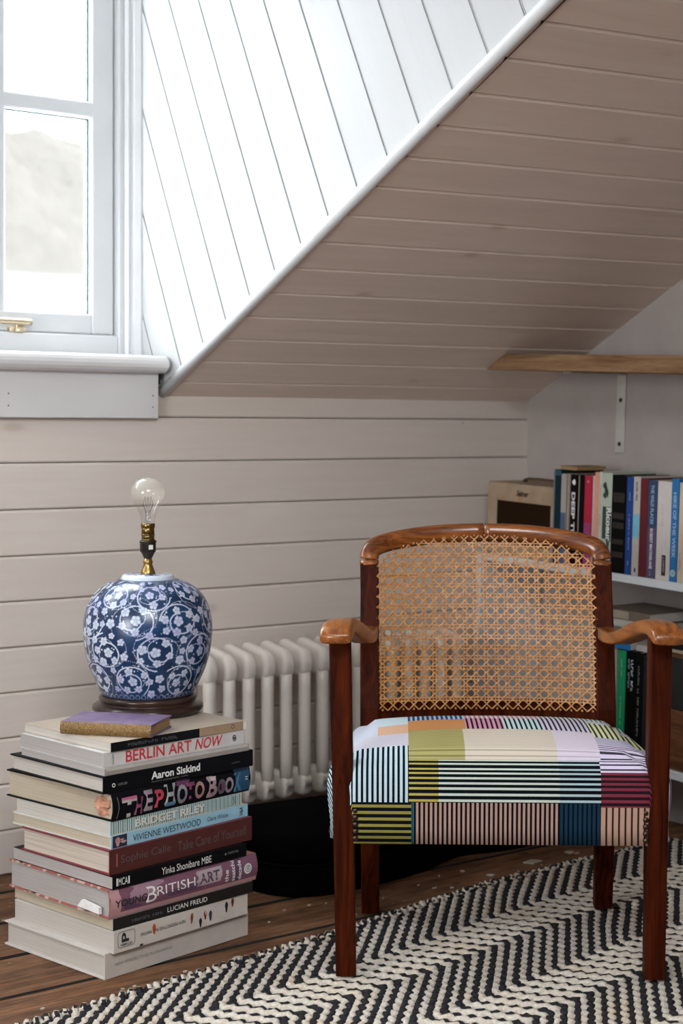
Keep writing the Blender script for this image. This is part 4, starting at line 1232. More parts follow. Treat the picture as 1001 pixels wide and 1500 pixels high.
# 12
b = stackbook(-1.606, -0.679, 0.3533, 7.5, 0.312, 0.256, 0.0253, 'pale grey softcover book with tall red capitals on spine', spine=(0.58, 0.55, 0.52), page='grey', cover=(0.60, 0.58, 0.56))
text_mesh(b, 'BERLIN ART', 0.047, 0.190, 0.0128, 0.0195, RED, bold=0.012); text_mesh(b, 'NOW', 0.198, 0.262, 0.0132, 0.0195, RED, shear=0.25, bold=0.012)
marks(b, (3, 4,), 0.010, 0.029, 0.012, 0.003, GRYI, rot=R(90)); marks(b, (6,), 0.012, 0.030, 0.012, 0.0024, GRYI, rot=R(90))
disc(b, 0.289, 0.0145, 0.0042, INK, -0.0006, 0.0022); disc(b, 0.2895, 0.011, 0.0040, INK, -0.0007, 0.0022)
# 13
b = stackbook(-1.593, -0.682, 0.3787, 8.2, 0.304, 0.262, 0.0161, 'softcover book with half black half tan spine at the top of the stack', spine=(0.008, 0.008, 0.010), page='white', cover=(0.50, 0.42, 0.33))
patch(b, 0.194, 0.3035, 0.0003, 0.0154, plain('tan_ink', (0.36, 0.24, 0.14), 0.5)); marks(b, (9, 5,), 0.035, 0.145, 0.008, 0.0055, DIM)
disc(b, 0.272, 0.009, 0.0040, INK, -0.0007, 0.0030); patch(b, 0.297, 0.3038, 0.0003, 0.0154, SCR, y=-0.0006)
# 14 small old book
b = book('book', flat_matrix(-1.624, -0.556, 0.3951, -50.0), 0.168, 0.103, 0.0218, spine=(0.27, 0.16, 0.055), page='tan', hard=True, cover=(0.20, 0.11, 0.30), round_spine=0.004, over=0.002)
tag(b, 'small antique book with faded purple cover and gilt brown spine beside lamp', 'book')
gm = NT('gilt_embossed_leather'); _v = gm.coords((1, 1, 1)); _w = gm.node('ShaderNodeTexWave'); gm.l.new(_v, _w.inputs[0]); _w.inputs['Scale'].default_value = 60; _w.inputs['Distortion'].default_value = 14; _w.inputs['Detail Scale'].default_value = 3
gm.bump(_w.outputs[1], 0.5, 0.002)
gm = gm.out(gm.mix(gm.ramp(_w.outputs[1], [(0.35, 0.0), (0.65, 1.0)]), (0.15, 0.080, 0.028), (0.29, 0.175, 0.060)), 0.45, 0.25)
vm = NT('faded_violet_cloth'); _n = vm.noise(vm.coords(), 26, 5, 0.7); vm.bump(_n, 0.2, 0.001)
vm = vm.out(vm.mix(vm.ramp(_n, [(0.35, 0.0), (0.7, 1.0)]), (0.13, 0.082, 0.18), (0.24, 0.165, 0.265)), 0.6)
for ch_ in b.children:
    if ch_.name.startswith('cover'): ch_.data.materials[0] = vm; ch_.data.materials[1] = gm
# ------------------------------------------------------------------ table lamp: ginger jar on a turned stand, bare bulb
LX, LY = cam2room(-0.366, 3.032)
lamp = empty('table_lamp', (LX, LY, 0.3949)); tag(lamp, 'blue and white blossom ginger jar lamp with bare bulb on the book stack', 'lamp')
M['dark_stand'] = wood('dark_turned_wood', (0.012, 0.006, 0.005), (0.045, 0.020, 0.013), 'x', 1.0, 0.32, 0.3)
bm = bmesh.new()
add_lathe(bm, [(0.094, 0.0), (0.100, 0.003), (0.1045, 0.009), (0.104, 0.014), (0.098, 0.0185), (0.090, 0.0195), (0.0885, 0.0215), (0.0915, 0.0245), (0.0925, 0.029), (0.0905, 0.0335), (0.084, 0.0345)], 64)
obj('stand', bm, M['dark_stand'], lamp, True)
def jar_mesh():
    ctrl = [(0.084, 0.035), (0.0875, 0.037), (0.0905, 0.043), (0.0985, 0.060), (0.1085, 0.083), (0.1165, 0.110), (0.1208, 0.138), (0.1215, 0.160), (0.1190, 0.182), (0.1125, 0.204), (0.1015, 0.2225), (0.086, 0.2365), (0.0685, 0.2460), (0.0500, 0.2510)]
    path = smooth_path([Vector((r, z, 0)) for r, z in ctrl], 24)
    rz = np.array([(p.x, p.y) for p in path])
    seg = np.linalg.norm(np.diff(rz, axis=0), axis=1); L = np.concatenate([[0], np.cumsum(seg)])
    NV = 250; NU = 760
    v = np.linspace(0, L[-1], NV)
    rr = np.interp(v, L, rz[:, 0]); zz = np.interp(v, L, rz[:, 1])
    # ---- painted pattern in (angle * 0.112, arc length) metres
    R0 = 0.112; W = 2 * math.pi * R0; H = L[-1]; S = 2300.0
    nw, nh = int(W * S), int(H * S)
    img = np.zeros((nh, nw)); det = np.zeros((nh, nw))
    def stamp(cu, cv, rad_, fn):
        x0, x1 = int((cu - rad_) * S), int((cu + rad_) * S) + 1; y0, y1 = max(0, int((cv - rad_) * S)), min(nh, int((cv + rad_) * S) + 1)
        if y1 <= y0: return
        xs = np.arange(x0, x1); ys = np.arange(y0, y1)
        X, Y = np.meshgrid(xs / S - cu, ys / S - cv)
        a, d = fn(X, Y)
        ix = xs % nw
        img[y0:y1, ix] = np.maximum(img[y0:y1, ix], a); 
        det[y0:y1, ix] = np.where(a > 0.5, d, det[y0:y1, ix])
    aa = 1.0 / S
    def disk(r): return lambda X, Y: (np.clip((r - np.hypot(X, Y)) / aa + 0.5, 0, 1), np.zeros_like(X))
    def flower(r, rot):
        def fn(X, Y):
            A = np.zeros_like(X); D = np.zeros_like(X)
            for k in range(5):
                th = rot + k * 2 * math.pi / 5
                d = np.hypot(X - 0.56 * r * math.cos(th), Y - 0.56 * r * math.sin(th))
                A = np.maximum(A, np.clip((0.42 * r - d) / aa + 0.5, 0, 1))
                D = np.maximum(D, np.clip(1 - np.abs(d - 0.40 * r) / (1.2 * aa), 0, 1) * 0.7)
            q = np.hypot(X, Y)
            A = np.maximum(A, np.clip((0.40 * r - q) / aa + 0.5, 0, 1))
            D = np.maximum(D, np.clip(1 - np.abs(q - 0.24 * r) / (1.5 * aa), 0, 1) * 0.9)
            th = np.arctan2(Y, X)
            D = np.maximum(D, (np.abs(np.sin(2.5 * (th - rot))) > 0.93) * (q > 0.2 * r) * (q < 0.62 * r) * 0.55)
            return A, D
        return fn
    g2 = np.random.default_rng(21)
    fl = []
    def add_flower(u_, v_, r):
        if v_ < 0.014 or v_ > H - 0.012: return False
        for a, b, q in fl:
            du = abs((u_ - a + W / 2) % W - W / 2)
            if math.hypot(du, v_ - b) < 1.08 * (r + q): return False
        fl.append((u_, v_, r)); stamp(u_, v_, r * 1.05, flower(r, g2.uniform(0, 6.28))); return True
    cols = 8; pitch = W / cols
    centers = []
    for row, vv in enumerate((0.040, 0.098, 0.156, 0.212)):
        for c in range(cols):
            centers.append(((c + 0.5 * (row % 2)) * pitch + g2.uniform(-0.006, 0.006), vv + g2.uniform(-0.005, 0.005), 1 if (c + row) % 2 else -1, row))
    for cu, cv, s, row in centers:      # scrolling stems: a wide arc that curls inwards, with buds and side curls
        a0 = g2.uniform(0, 6.28); turns = g2.uniform(1.15, 1.5)
        n = 260
        for k in range(n):
            f = k / n; a = a0 + s * 2 * math.pi * turns * f; r = 0.039 * (1 - 0.62 * f)
            stamp(cu + r * math.cos(a), cv + r * math.sin(a) * 0.92, 0.0021, disk(0.00125))
            if k % 37 == 18:
                rb = r + 0.0055 * (1 if (k // 37) % 2 else -1)
                stamp(cu + rb * math.cos(a), cv + rb * math.sin(a) * 0.92, 0.003, disk(0.0017))
            if k % 74 == 30:
                for m in range(26):
                    b = a + s * m * 0.085; r2 = r + 0.0006 * m
                    stamp(cu + r2 * math.cos(b), cv + r2 * math.sin(b) * 0.92, 0.0016, disk(0.0008))
        add_flower(cu + 0.004 * s, cv, 0.0098)
        for q in range(5):
            a = a0 + q * 1.26
            add_flower(cu + 0.0225 * math.cos(a), cv + 0.021 * math.sin(a), g2.uniform(0.0072, 0.0092))
    tries = 0
    while tries < 900:
        tries += 1
        add_flower(g2.uniform(0, W), g2.uniform(0.014, H - 0.012), g2.uniform(0.0062, 0.0096))
    for k in range(420): stamp(g2.uniform(0, W), g2.uniform(0.012, H - 0.01), 0.002, disk(g2.uniform(0.0009, 0.0015)))
    # lotus-scale border by the foot and pale ring under the lid
    for k in range(52):
        stamp(k * W / 52, 0.0075, 0.0065, lambda X, Y: (np.clip(1 - np.abs(np.hypot(X, Y) - 0.0048) / (1.6 * aa), 0, 1), np.zeros_like(X)))
    img[:int(0.0022 * S)] = 0.85; img[nh - int(0.002 * S):] = 1.0
    th = np.linspace(0, 2 * math.pi, NU, endpoint=False)
    iu = ((th * R0 * S).astype(int)) % nw; iv = np.clip((v * S).astype(int), 0, nh - 1)
    PA = img[np.ix_(iv, iu)]; PD = det[np.ix_(iv, iu)]
    verts = np.stack([np.outer(rr, np.cos(th)), np.outer(rr, np.sin(th)), np.repeat(zz[:, None], NU, 1)], -1).reshape(-1, 3)
    idx = np.arange(NV * NU).reshape(NV, NU)
    nxt = np.roll(idx, -1, axis=1)
    F = np.stack([idx[:-1], nxt[:-1], nxt[1:], idx[1:]], -1).reshape(-1, 4)
    me = bpy.data.meshes.new('jar')
    me.vertices.add(len(verts)); me.vertices.foreach_set('co', verts.astype(np.float32).ravel())
    me.loops.add(F.size); me.loops.foreach_set('vertex_index', F.astype(np.int32).ravel())
    me.polygons.add(len(F)); me.polygons.foreach_set('loop_start', np.arange(0, F.size, 4, dtype=np.int32))
    me.update(calc_edges=True)
    ca = me.color_attributes.new('glaze', 'FLOAT_COLOR', 'POINT')
    c = np.zeros((NV * NU, 4), dtype=np.float32); c[:, 0] = PA.ravel(); c[:, 1] = PD.ravel(); c[:, 3] = 1
    ca.data.foreach_set('color', c.ravel())
    return me
t = NT('blue_white_porcelain')
at = t.node('ShaderNodeVertexColor', layer_name='glaze'); sp_ = t.node('ShaderNodeSeparateColor'); t.l.new(at.outputs[0], sp_.inputs[0])
nz = t.noise(t.coords(), 22, 4, 0.6); nz2 = t.noise(t.coords(loc=(3, 1, 2)), 14, 3, 0.6)
blue = t.mix(t.ramp(nz, [(0.3, 0.0), (0.7, 1.0)]), (0.003, 0.015, 0.050), (0.006, 0.044, 0.125))
white = t.mix(t.ramp(nz2, [(0.4, 0.0), (0.68, 1.0)]), (0.56, 0.61, 0.70), (0.36, 0.38, 0.60))
fig = t.mix(t.math('MULTIPLY', sp_.outputs[1], 0.75), white, (0.06, 0.10, 0.22))
t.out(t.mix(sp_.outputs[0], blue, fig), 0.26, coat=0.2); t.b.inputs['Coat Roughness'].default_value = 0.22
M['porcelain'] = t.m
link_mesh('jar', jar_mesh(), lamp, [M['porcelain']], True)
bm = bmesh.new()
add_lathe(bm, [(0.0515, 0.2495), (0.0500, 0.2525), (0.0485, 0.2570), (0.0465, 0.2590), (0.0010, 0.2606)], 48)
M['jar_lid'] = NT('jar_lid_glaze'); _t = M['jar_lid']; _tc = _t.coords(); _g = _t.node('ShaderNodeVectorMath', operation='LENGTH')
_mp = _t.coords((1, 1, 0)); _t.l.new(_mp, _g.inputs[0])
_band = _t.ramp(_g.outputs['Value'], [(0.0, 1.0), (0.026, 1.0), (0.028, 1.0), (0.0405, 1.0), (0.042, 0.0)])
_blot = _t.ramp(_t.noise(_tc, 60, 3), [(0.46, 0.0), (0.54, 1.0)])
M['jar_lid'] = _t.out(_t.mix(_t.math('MULTIPLY', _band, _blot), (0.60, 0.66, 0.74), (0.02, 0.06, 0.22)), 0.22, coat=0.4)
obj('lid', bm, M['jar_lid'], lamp, True)
bm = bmesh.new()
add_lathe(bm, [(0.0138, 0.2600), (0.0142, 0.2615), (0.0135, 0.2640), (0.0110, 0.2700), (0.0088, 0.2760), (0.0082, 0.2795), (0.0094, 0.2815), (0.0094, 0.2840), (0.0076, 0.2860), (0.0074, 0.2910)], 28)
o = obj('brass_cap', bm, M['brass'], lamp, True); o['label'] = 'brass cone fitting'
M['bakelite'] = plain('dark_brown_lampholder', (0.030, 0.018, 0.011), 0.3, 0.3, var=0.3)
bm = bmesh.new()
add_lathe(bm, [(0.0078, 0.2895), (0.0090, 0.2920), (0.0120, 0.2990), (0.0142, 0.3015), (0.0152, 0.3030), (0.0152, 0.3190), (0.0162, 0.3195), (0.0162, 0.3225), (0.0150, 0.3232)], 28)
obj('lampholder', bm, M['bakelite'], lamp, True)
lh = lamp.children[-1]
bm = bmesh.new()
for z0, z1, r in ((0.3225, 0.3262, 0.0128), (0.3262, 0.3330, 0.0120), (0.3330, 0.3352, 0.0134), (0.3352, 0.3470, 0.0122), (0.3470, 0.3552, 0.0134)):
    add_lathe(bm, [(r - 0.0006, z0), (r, z0 + 0.0007), (r, z1 - 0.0007), (r - 0.0006, z1)], 28)
o = obj('bulb_sleeve', bm, plain('tarnished_brass', (0.23, 0.15, 0.055), 0.3, 1.0, var=0.45, scale=90), lamp, True); o['label'] = 'tarnished brass bulb sleeve'
a_ = -YAW - R(62)
lb = box_obj('rating_label', -0.0042, 0.0042, -0.0004, 0.0004, -0.0042, 0.0042, WHT, lamp); lb.location = (0.0154 * math.cos(a_), 0.0154 * math.sin(a_), 0.3110); lb.rotation_euler = (0, 0, a_ + R(90)); lb['label'] = 'small white label'
# the bulb
bulb = empty('bulb'); bulb.parent = lamp; bulb.location = (0, 0, 0.3555); bulb['label'] = 'clear glass bulb with bare filament'
gt = NT('bulb_glass')
tr = gt.node('ShaderNodeBsdfTransparent'); tr.inputs[0].default_value = (0.97, 0.965, 0.955, 1)
gl_ = gt.node('ShaderNodeBsdfGlossy'); gl_.inputs['Roughness'].default_value = 0.03
fr_ = gt.node('ShaderNodeLayerWeight'); fr_.inputs[0].default_value = 0.5
fr_ = gt.math('MULTIPLY_ADD', gt.math('POWER', fr_.outputs['Facing'], 4.0), 0.75, 0.05)
mx = gt.node('ShaderNodeMixShader'); gt.l.new(fr_, mx.inputs[0]); gt.l.new(tr.outputs[0], mx.inputs[1]); gt.l.new(gl_.outputs[0], mx.inputs[2])
df = gt.node('ShaderNodeBsdfTranslucent'); df.inputs[0].default_value = (0.80, 0.74, 0.66, 1)
sheen = gt.node('ShaderNodeMixShader'); _sx = gt.node('ShaderNodeSeparateXYZ'); gt.l.new(gt.coords(), _sx.inputs[0])
gt.l.new(gt.ramp(gt.math('MULTIPLY', _sx.outputs[2], 11.0), [(0.42, 0.02), (0.56, 0.26), (0.95, 0.36)]), sheen.inputs[0])  # pale upper half of the glass paints in a reflected sheen
gt.l.new(mx.outputs[0], sheen.inputs[1]); gt.l.new(df.outputs[0], sheen.inputs[2]); gt.l.new(sheen.outputs[0], gt.n['Material Output'].inputs[0])
bm = bmesh.new()
prof = [(0.0128, 0.0), (0.0130, 0.006), (0.0150, 0.016), (0.0200, 0.028), (0.0262, 0.038), (0.0305, 0.0475), (0.0320, 0.0560), (0.0308, 0.0650), (0.0268, 0.0735), (0.0205, 0.0800), (0.0120, 0.0842), (0.0040, 0.0858), (0.0003, 0.0860)]
pr = [(p.x, p.y) for p in smooth_path([Vector((r, z, 0)) for r, z in prof], 4)]
add_lathe(bm, pr, 40); obj('glass_envelope', bm, gt.m, bulb, True)
bm = bmesh.new()
add_lathe(bm, [(0.0070, 0.001), (0.0055, 0.008), (0.0048, 0.016), (0.0060, 0.020), (0.0035, 0.023), (0.0005, 0.024)], 16)
obj('glass_stem', bm, glass('stem_glass', (0.85, 0.87, 0.88), ior=1.7), bulb, True)
M['wire'] = plain('filament_wire', (0.06, 0.05, 0.045), 0.4, 0.8)
bm = bmesh.new()
ca, sa = math.cos(-YAW), math.sin(-YAW)
def W3(x, z): return (x * ca, x * sa, z)
for x0, x1 in ((-0.0035, -0.0095), (0.0035, 0.0095)): add_tube(bm, [W3(x0, 0.020), W3(x1, 0.037)], 0.0006, 6)
for x in (-0.0055, 0.0, 0.0055): add_tube(bm, [W3(x * 0.4, 0.023), W3(x, 0.049)], 0.00035, 6)
add_tube(bm, smooth_path([W3(-0.0095, 0.037), W3(-0.0055, 0.049), W3(-0.002, 0.044), W3(0, 0.049), W3(0.002, 0.044), W3(0.0055, 0.049), W3(0.0095, 0.037)], 5), 0.00028, 5)
for x in (-0.0055, 0.0, 0.0055): 
    r_ = bmesh.ops.create_icosphere(bm, subdivisions=1, radius=0.0009)
    for v in r_['verts']: v.co += Vector(W3(x, 0.0495))
obj('filament', bm, M['wire'], bulb)

# ------------------------------------------------------------------ bookcase in the corner (leans a little, as the old floor does)
TAU = R(2.6)
PIV = Vector((0, 0, 0.625))
EV = Vector((0, -math.cos(TAU), -math.sin(TAU))); UV_ = Vector((0, -math.sin(TAU), math.cos(TAU)))
bc = empty('bookcase', PIV, (TAU, 0, 0)); tag(bc, 'white painted low bookcase against the plaster gable wall', 'bookcase')
M['shelf_white'] = plain('white_shelf_paint', (0.62, 0.64, 0.66), 0.45, var=0.07, scale=11)
box_obj('shelf', -0.217, -0.004, -1.24, -0.045, -0.0185, 0.0, M['shelf_white'], bc, 0.0012)
box_obj('shelf', -0.217, -0.004, -1.22, -0.063, -0.4335, -0.415, M['shelf_white'], bc, 0.0012)
box_obj('side_panel', -0.215, -0.004, -0.063, -0.045, -0.617, -0.0186, M['shelf_white'], bc, 0.001)
box_obj('side_panel', -0.215, -0.004, -1.24, -1.222, -0.5535, -0.0186, M['shelf_white'], bc, 0.001)

def shelf_matrix(d, x, zl, h):      # spine's top left corner of a standing book
    o = PIV + EV * d + UV_ * (zl + h); o.x = x
    X = -UV_; Z = EV
    return Matrix(((X.x, 1, Z.x, o.x), (X.y, 0, Z.y, o.y), (X.z, 0, Z.z, o.z), (0, 0, 0, 1)))
UP = 'books standing on the upper shelf'
def shelfbook(d0, d1, h, spine, label, x=-0.213, depth=0.14, page='cream', hard=False, cover=None, zl=0.0004, group=UP, **kw):
    b = book('book', shelf_matrix(d0 + 0.0004, x, zl, h), h, depth, (d1 - d0) - 0.0008, spine, page=page, hard=hard, cover=cover, over=0.002, **kw)
    return tag(b, label, 'book', group)
INKG = plain('pale_green_ink', (0.42, 0.48, 0.36), 0.6); CYN = plain('cyan_ink', (0.16, 0.48, 0.62), 0.6); GLD = plain('dull_gold_ink', (0.022, 0.014, 0.007), 0.7, var=0.9, scale=120); SKY_ = plain('pale_blue_ink', (0.30, 0.42, 0.60), 0.6)
DKG = plain('dark_green_ink', (0.02, 0.05, 0.035), 0.6); BLU = plain('slate_blue_ink', (0.075, 0.105, 0.20), 0.6)
shelfbook(0.3125, 0.3175, 0.224, (0.22, 0.18, 0.24), 'very thin lavender booklet at the left end of the upper shelf', depth=0.13)
b = shelfbook(0.3175, 0.339, 0.224, (0.008, 0.028, 0.034), 'dark teal hardcover beside the cream amplifier', hard=True)
patch(b, 0.001, 0.014, 0.001, 0.020, plain('teal_ink', (0.012, 0.07, 0.10), 0.6))
b = shelfbook(0.339, 0.3565, 0.215, (0.36, 0.32, 0.29), 'narrow spine book beige above and slate blue below'); patch(b, 0.092, 0.2145, 0.0004, 0.0163, BLU)
shelfbook(0.3565, 0.364, 0.216, (0.34, 0.27, 0.21), 'slim tan book beside the beige and blue spine', x=-0.209); shelfbook(0.364, 0.371, 0.214, (0.30, 0.26, 0.22), 'slim greyish tan book just left of the black title spine', x=-0.206)
b = shelfbook(0.371, 0.3915, 0.2155, (0.004, 0.004, 0.004), 'black book with white capitals down its spine ending in TIME'); text_mesh(b, 'DEEP TIME', 0.042, 0.172, 0.0098, 0.0115, WHT, bold=0.03); blob(b, 0.018, 0.010, 0.008, 0.0055, WHT)
shelfbook(0.3915, 0.400, 0.214, (0.34, 0.27, 0.22), 'slim beige book between two black spines', x=-0.208)
shelfbook(0.400, 0.417, 0.2165, (0.004, 0.004, 0.005), 'plain black book left of the red spine')
b = shelfbook(0.417, 0.441, 0.216, (0.42, 0.015, 0.045), 'crimson and magenta book with tiny pale lettering'); patch(b, 0.11, 0.2155, 0.0004, 0.0228, plain('magenta_ink', (0.30, 0.03, 0.14), 0.6)); marks(b, (6,), 0.135, 0.165, 0.011, 0.0035, PNK); blob(b, 0.014, 0.011, 0.003, 0.003, PNK)
shelfbook(0.441, 0.450, 0.217, (0.52, 0.40, 0.38), 'slim pale pink book right of the crimson spine', x=-0.211)
shelfbook(0.450, 0.4645, 0.226, (0.66, 0.30, 0.20), 'tall salmon coloured book on the upper shelf')
b = shelfbook(0.4645, 0.474, 0.228, (0.52, 0.53, 0.47), 'slim whitish book with tiny grey lettering next to salmon spine'); marks(b, (5, 5, 5,), 0.030, 0.125, 0.0045, 0.0035, GRYI)
b = shelfbook(0.474, 0.5055, 0.2265, (0.42, 0.47, 0.38), 'pale green book with black drawing and white title on spine', hard=False)
for x_, z_, w_, h_ in ((0.030, 0.008, 0.010, 0.006), (0.040, 0.012, 0.012, 0.0045), (0.052, 0.009, 0.009, 0.006), (0.047, 0.017, 0.012, 0.003), (0.158, 0.022, 0.02, 0.005)): blob(b, x_, z_, w_, h_, DKG)
patch(b, 0.078, 0.152, 0.003, 0.0145, DKG); patch(b, 0.078, 0.158, 0.0165, 0.030, INK); text_mesh(b, 'Ricoeur', 0.080, 0.157, 0.0235, 0.0145, WHT, y=-0.0008, bold=0.03)
b = shelfbook(0.5055, 0.551, 0.2235, (0.003, 0.003, 0.003), 'thick black book with murky gold picture bands', hard=True)
for z0, z1 in ((0.040, 0.062), (0.086, 0.100), (0.108, 0.122), (0.146, 0.158), (0.175, 0.188)): patch(b, z0, z1, 0.004, 0.039, GLD)
b = shelfbook(0.551, 0.572, 0.222, (0.012, 0.050, 0.22), 'royal blue book next to the thick black spine'); marks(b, (1, 7, 2, 7,), 0.085, 0.165, 0.010, 0.004, SKY_); marks(b, (5,), 0.035, 0.055, 0.010, 0.004, SKY_); marks(b, (1,), 0.190, 0.202, 0.010, 0.005, SKY_)
b = shelfbook(0.572, 0.593, 0.224, (0.46, 0.42, 0.38), 'beige book with cyan patch halfway down its spine'); patch(b, 0.090, 0.132, 0.001, 0.0195, CYN, name='printed_patch'); blob(b, 0.089, 0.010, 0.007, 0.008, CYN); blob(b, 0.134, 0.010, 0.007, 0.0085, CYN)
marks(b, (6, 5,), 0.012, 0.056, 0.010, 0.0062, INK, bold=0.02); patch(b, 0.206, 0.216, 0.008, 0.013, INK)
b = shelfbook(0.593, 0.617, 0.221, (0.115, 0.012, 0.018), 'dark maroon book beside the navy spine', hard=True)
b = shelfbook(0.617, 0.645, 0.219, (0.030, 0.055, 0.115), 'navy book with white capitals running down its whole spine'); patch(b, 0.105, 0.2185, 0.0004, 0.0268, plain('dusk_purple_ink', (0.075, 0.055, 0.12), 0.6)); text_mesh(b, 'THE WILD PLACES', 0.010, 0.098, 0.0125, 0.0095, SKY_, bold=0.02); text_mesh(b, 'ROBERT MACFARLANE', 0.108, 0.198, 0.0125, 0.0082, WHT, y=-0.0008, bold=0.02); marks(b, (6,), 0.203, 0.214, 0.012, 0.004, SKY_, y=-0.0008)
b = shelfbook(0.645, 0.687, 0.219, (0.58, 0.53, 0.49), 'wide off-white spine with small black label near its foot'); patch(b, 0.163, 0.209, 0.017, 0.029, INK); marks(b, (5,), 0.167, 0.203, 0.023, 0.006, PNK, y=-0.0007); marks(b, (9,), 0.050, 0.100, 0.016, 0.0085, plain('ghost_ink', (0.44, 0.40, 0.38), 0.6))
b = shelfbook(0.687, 0.7085, 0.227, (0.020, 0.145, 0.36), 'bright blue walking guide with pale capitals and round badge', x=-0.215); text_mesh(b, 'HIKE OF THE WEEK', 0.030, 0.175, 0.0105, 0.0095, SKY_, bold=0.03); disc(b, 0.208, 0.0102, 0.0078, INKG, -0.0006); disc(b, 0.208, 0.0102, 0.0042, SBL, -0.0009)
b = shelfbook(0.7085, 0.722, 0.220, (0.56, 0.43, 0.31), 'slim buff book right of the bright blue guide'); marks(b, (5,), 0.155, 0.195, 0.0062, 0.004, GRYI)
shelfbook(0.722, 0.732, 0.219, (0.55, 0.47, 0.45), 'slim pinkish white book near the frame edge')
shelfbook(0.732, 0.756, 0.218, (0.02, 0.06, 0.03), 'dark green book at the right edge of the upper shelf')
shelfbook(0.756, 0.790, 0.222, (0.10, 0.06, 0.04), 'brown book beyond the dark green one on the upper shelf')
# small tan paper lying across the tops of the teal and beige books
mt = Matrix.Translation(PIV + EV * 0.347 + UV_ * 0.2247 + Vector((-0.150, 0, 0))) @ Matrix.Rotation(TAU, 4, 'X')
b = empty('notebook', matrix=mt); tag(b, 'small tan notebook lying on top of the dark teal hardcover', 'notebook')
tanm = plain('kraft_cover', (0.34, 0.22, 0.10), 0.7, var=0.25)
box_obj('cover', -0.05, 0.05, -0.028, 0.028, 0.0, 0.0012, tanm, b); box_obj('page_block', -0.048, 0.048, -0.027, 0.027, 0.0014, 0.0072, PG['tan'], b); box_obj('cover', -0.05, 0.05, -0.028, 0.028, 0.0074, 0.0086, tanm, b)

# ------------------------------------------------------------------ small cream amplifier in the corner
am = empty('amplifier', matrix=Matrix.Translation(PIV) @ Matrix.Rotation(TAU, 4, 'X')); tag(am, 'small cream vintage amplifier with brown grille in the shelf corner', 'amplifier')
ct = NT('worn_cream_covering'); _n = ct.noise(ct.coords(), 16, 5, 0.65); _n2 = ct.noise(ct.coords(), 160, 2)
_c = ct.mix(ct.ramp(_n, [(0.42, 0.0), (0.72, 1.0)]), (0.36, 0.265, 0.175), (0.27, 0.18, 0.105)); _c = ct.mix(ct.ramp(ct.noise(ct.coords(loc=(4, 2, 1)), 24, 3), [(0.64, 0.0), (0.70, 0.7)]), _c, (0.40, 0.15, 0.07))
ct.bump(_n2, 0.2, 0.0008); ct = ct.out(_c, 0.65)
AY0, AY1 = -0.3105, -0.073
bm = bmesh.new()                       # cabinet as a frame round the recessed grille
add_box(bm, -0.210, -0.060, AY0, AY0 + 0.012, 0.0004, 0.180, 0.004); add_box(bm, -0.210, -0.060, AY1 - 0.033, AY1, 0.0004, 0.180, 0.004)
add_box(bm, -0.2095, -0.060, AY0 + 0.006, AY1 - 0.030, 0.135, 0.1795, 0.001); add_box(bm, -0.2095, -0.060, AY0 + 0.006, AY1 - 0.030, 0.0008, 0.030, 0.001); add_box(bm, -0.075, -0.061, AY0 + 0.003, AY1 - 0.003, 0.01, 0.17)
obj('cabinet', bm, ct, am)
gc = NT('brown_grille_cloth'); _w = gc.noise(gc.coords((1, 320, 320)), 1.0, 2); gc.bump(_w, 0.3, 0.001); gc = gc.out(gc.mix(_w, (0.012, 0.006, 0.003), (0.030, 0.015, 0.007)), 0.9, spec=0.03)
box_obj('grille_cloth', -0.205, -0.200, AY0 + 0.010, AY1 - 0.028, 0.026, 0.138, gc, am)
lg = text_mesh(am, 'Selmer', -0.022, 0.022, 0.0, 0.015, plain('dark_badge', (0.05, 0.03, 0.02), 0.4), name='badge_lettering', shear=0.35, bold=0.03)
lg.matrix_local = Matrix(((0, 1, 0, -0.2106), (-1, 0, 0, -0.203), (0, 0, 1, 0.157), (0, 0, 0, 1)))
bm = bmesh.new()
hp = smooth_path([(-0.135, AY1 - 0.055, 0.1802), (-0.135, AY1 - 0.065, 0.188), (-0.135, AY1 - 0.10, 0.1895), (-0.135, AY0 + 0.10, 0.1895), (-0.135, AY0 + 0.065, 0.188), (-0.135, AY0 + 0.055, 0.1802)], 4)
add_tube(bm, hp, 0.009, 8, flat=0.35); obj('carry_handle', bm, plain('brown_leather', (0.10, 0.055, 0.03), 0.5), am, True)

# ------------------------------------------------------------------ lower shelf
LOW = 'books standing on the lower shelf'; LZ = -0.4146
shelfbook(0.480, 0.499, 0.236, (0.05, 0.045, 0.04), 'dark grey book half hidden behind the chair back post', zl=LZ, group=LOW)
shelfbook(0.499, 0.5175, 0.243, (0.014, 0.035, 0.018), 'very dark green book left of the beige spine on lower shelf', zl=LZ, group=LOW)
shelfbook(0.5175, 0.536, 0.241, (0.36, 0.30, 0.26), 'beige book standing beside the emerald spine', zl=LZ, group=LOW, x=-0.210)
b = shelfbook(0.541, 0.566, 0.241, (0.010, 0.27, 0.11), 'emerald green book between armrest and cane back', zl=LZ, group=LOW); marks(b, (6, 5,), 0.020, 0.060, 0.012, 0.004, INKG); marks(b, (2, 9, 2,), 0.105, 0.170, 0.012, 0.0035, INKG)
b = shelfbook(0.567, 0.592, 0.243, (0.003, 0.004, 0.004), 'black book with two lines of white title on lower shelf', zl=LZ, group=LOW, hard=True); marks(b, (4, 6,), 0.018, 0.085, 0.0085, 0.0062, SKY_); marks(b, (5, 3,), 0.018, 0.090, 0.0185, 0.0062, WHT); marks(b, (8,), 0.205, 0.236, 0.0085, 0.006, SKY_)
b = shelfbook(0.593, 0.620, 0.244, (0.003, 0.004, 0.004), 'black book with faint grey lettering beside the front armrest leg', zl=LZ, group=LOW, hard=True); marks(b, (7, 2, 3, 10,), 0.03, 0.19, 0.013, 0.005, GRYI)
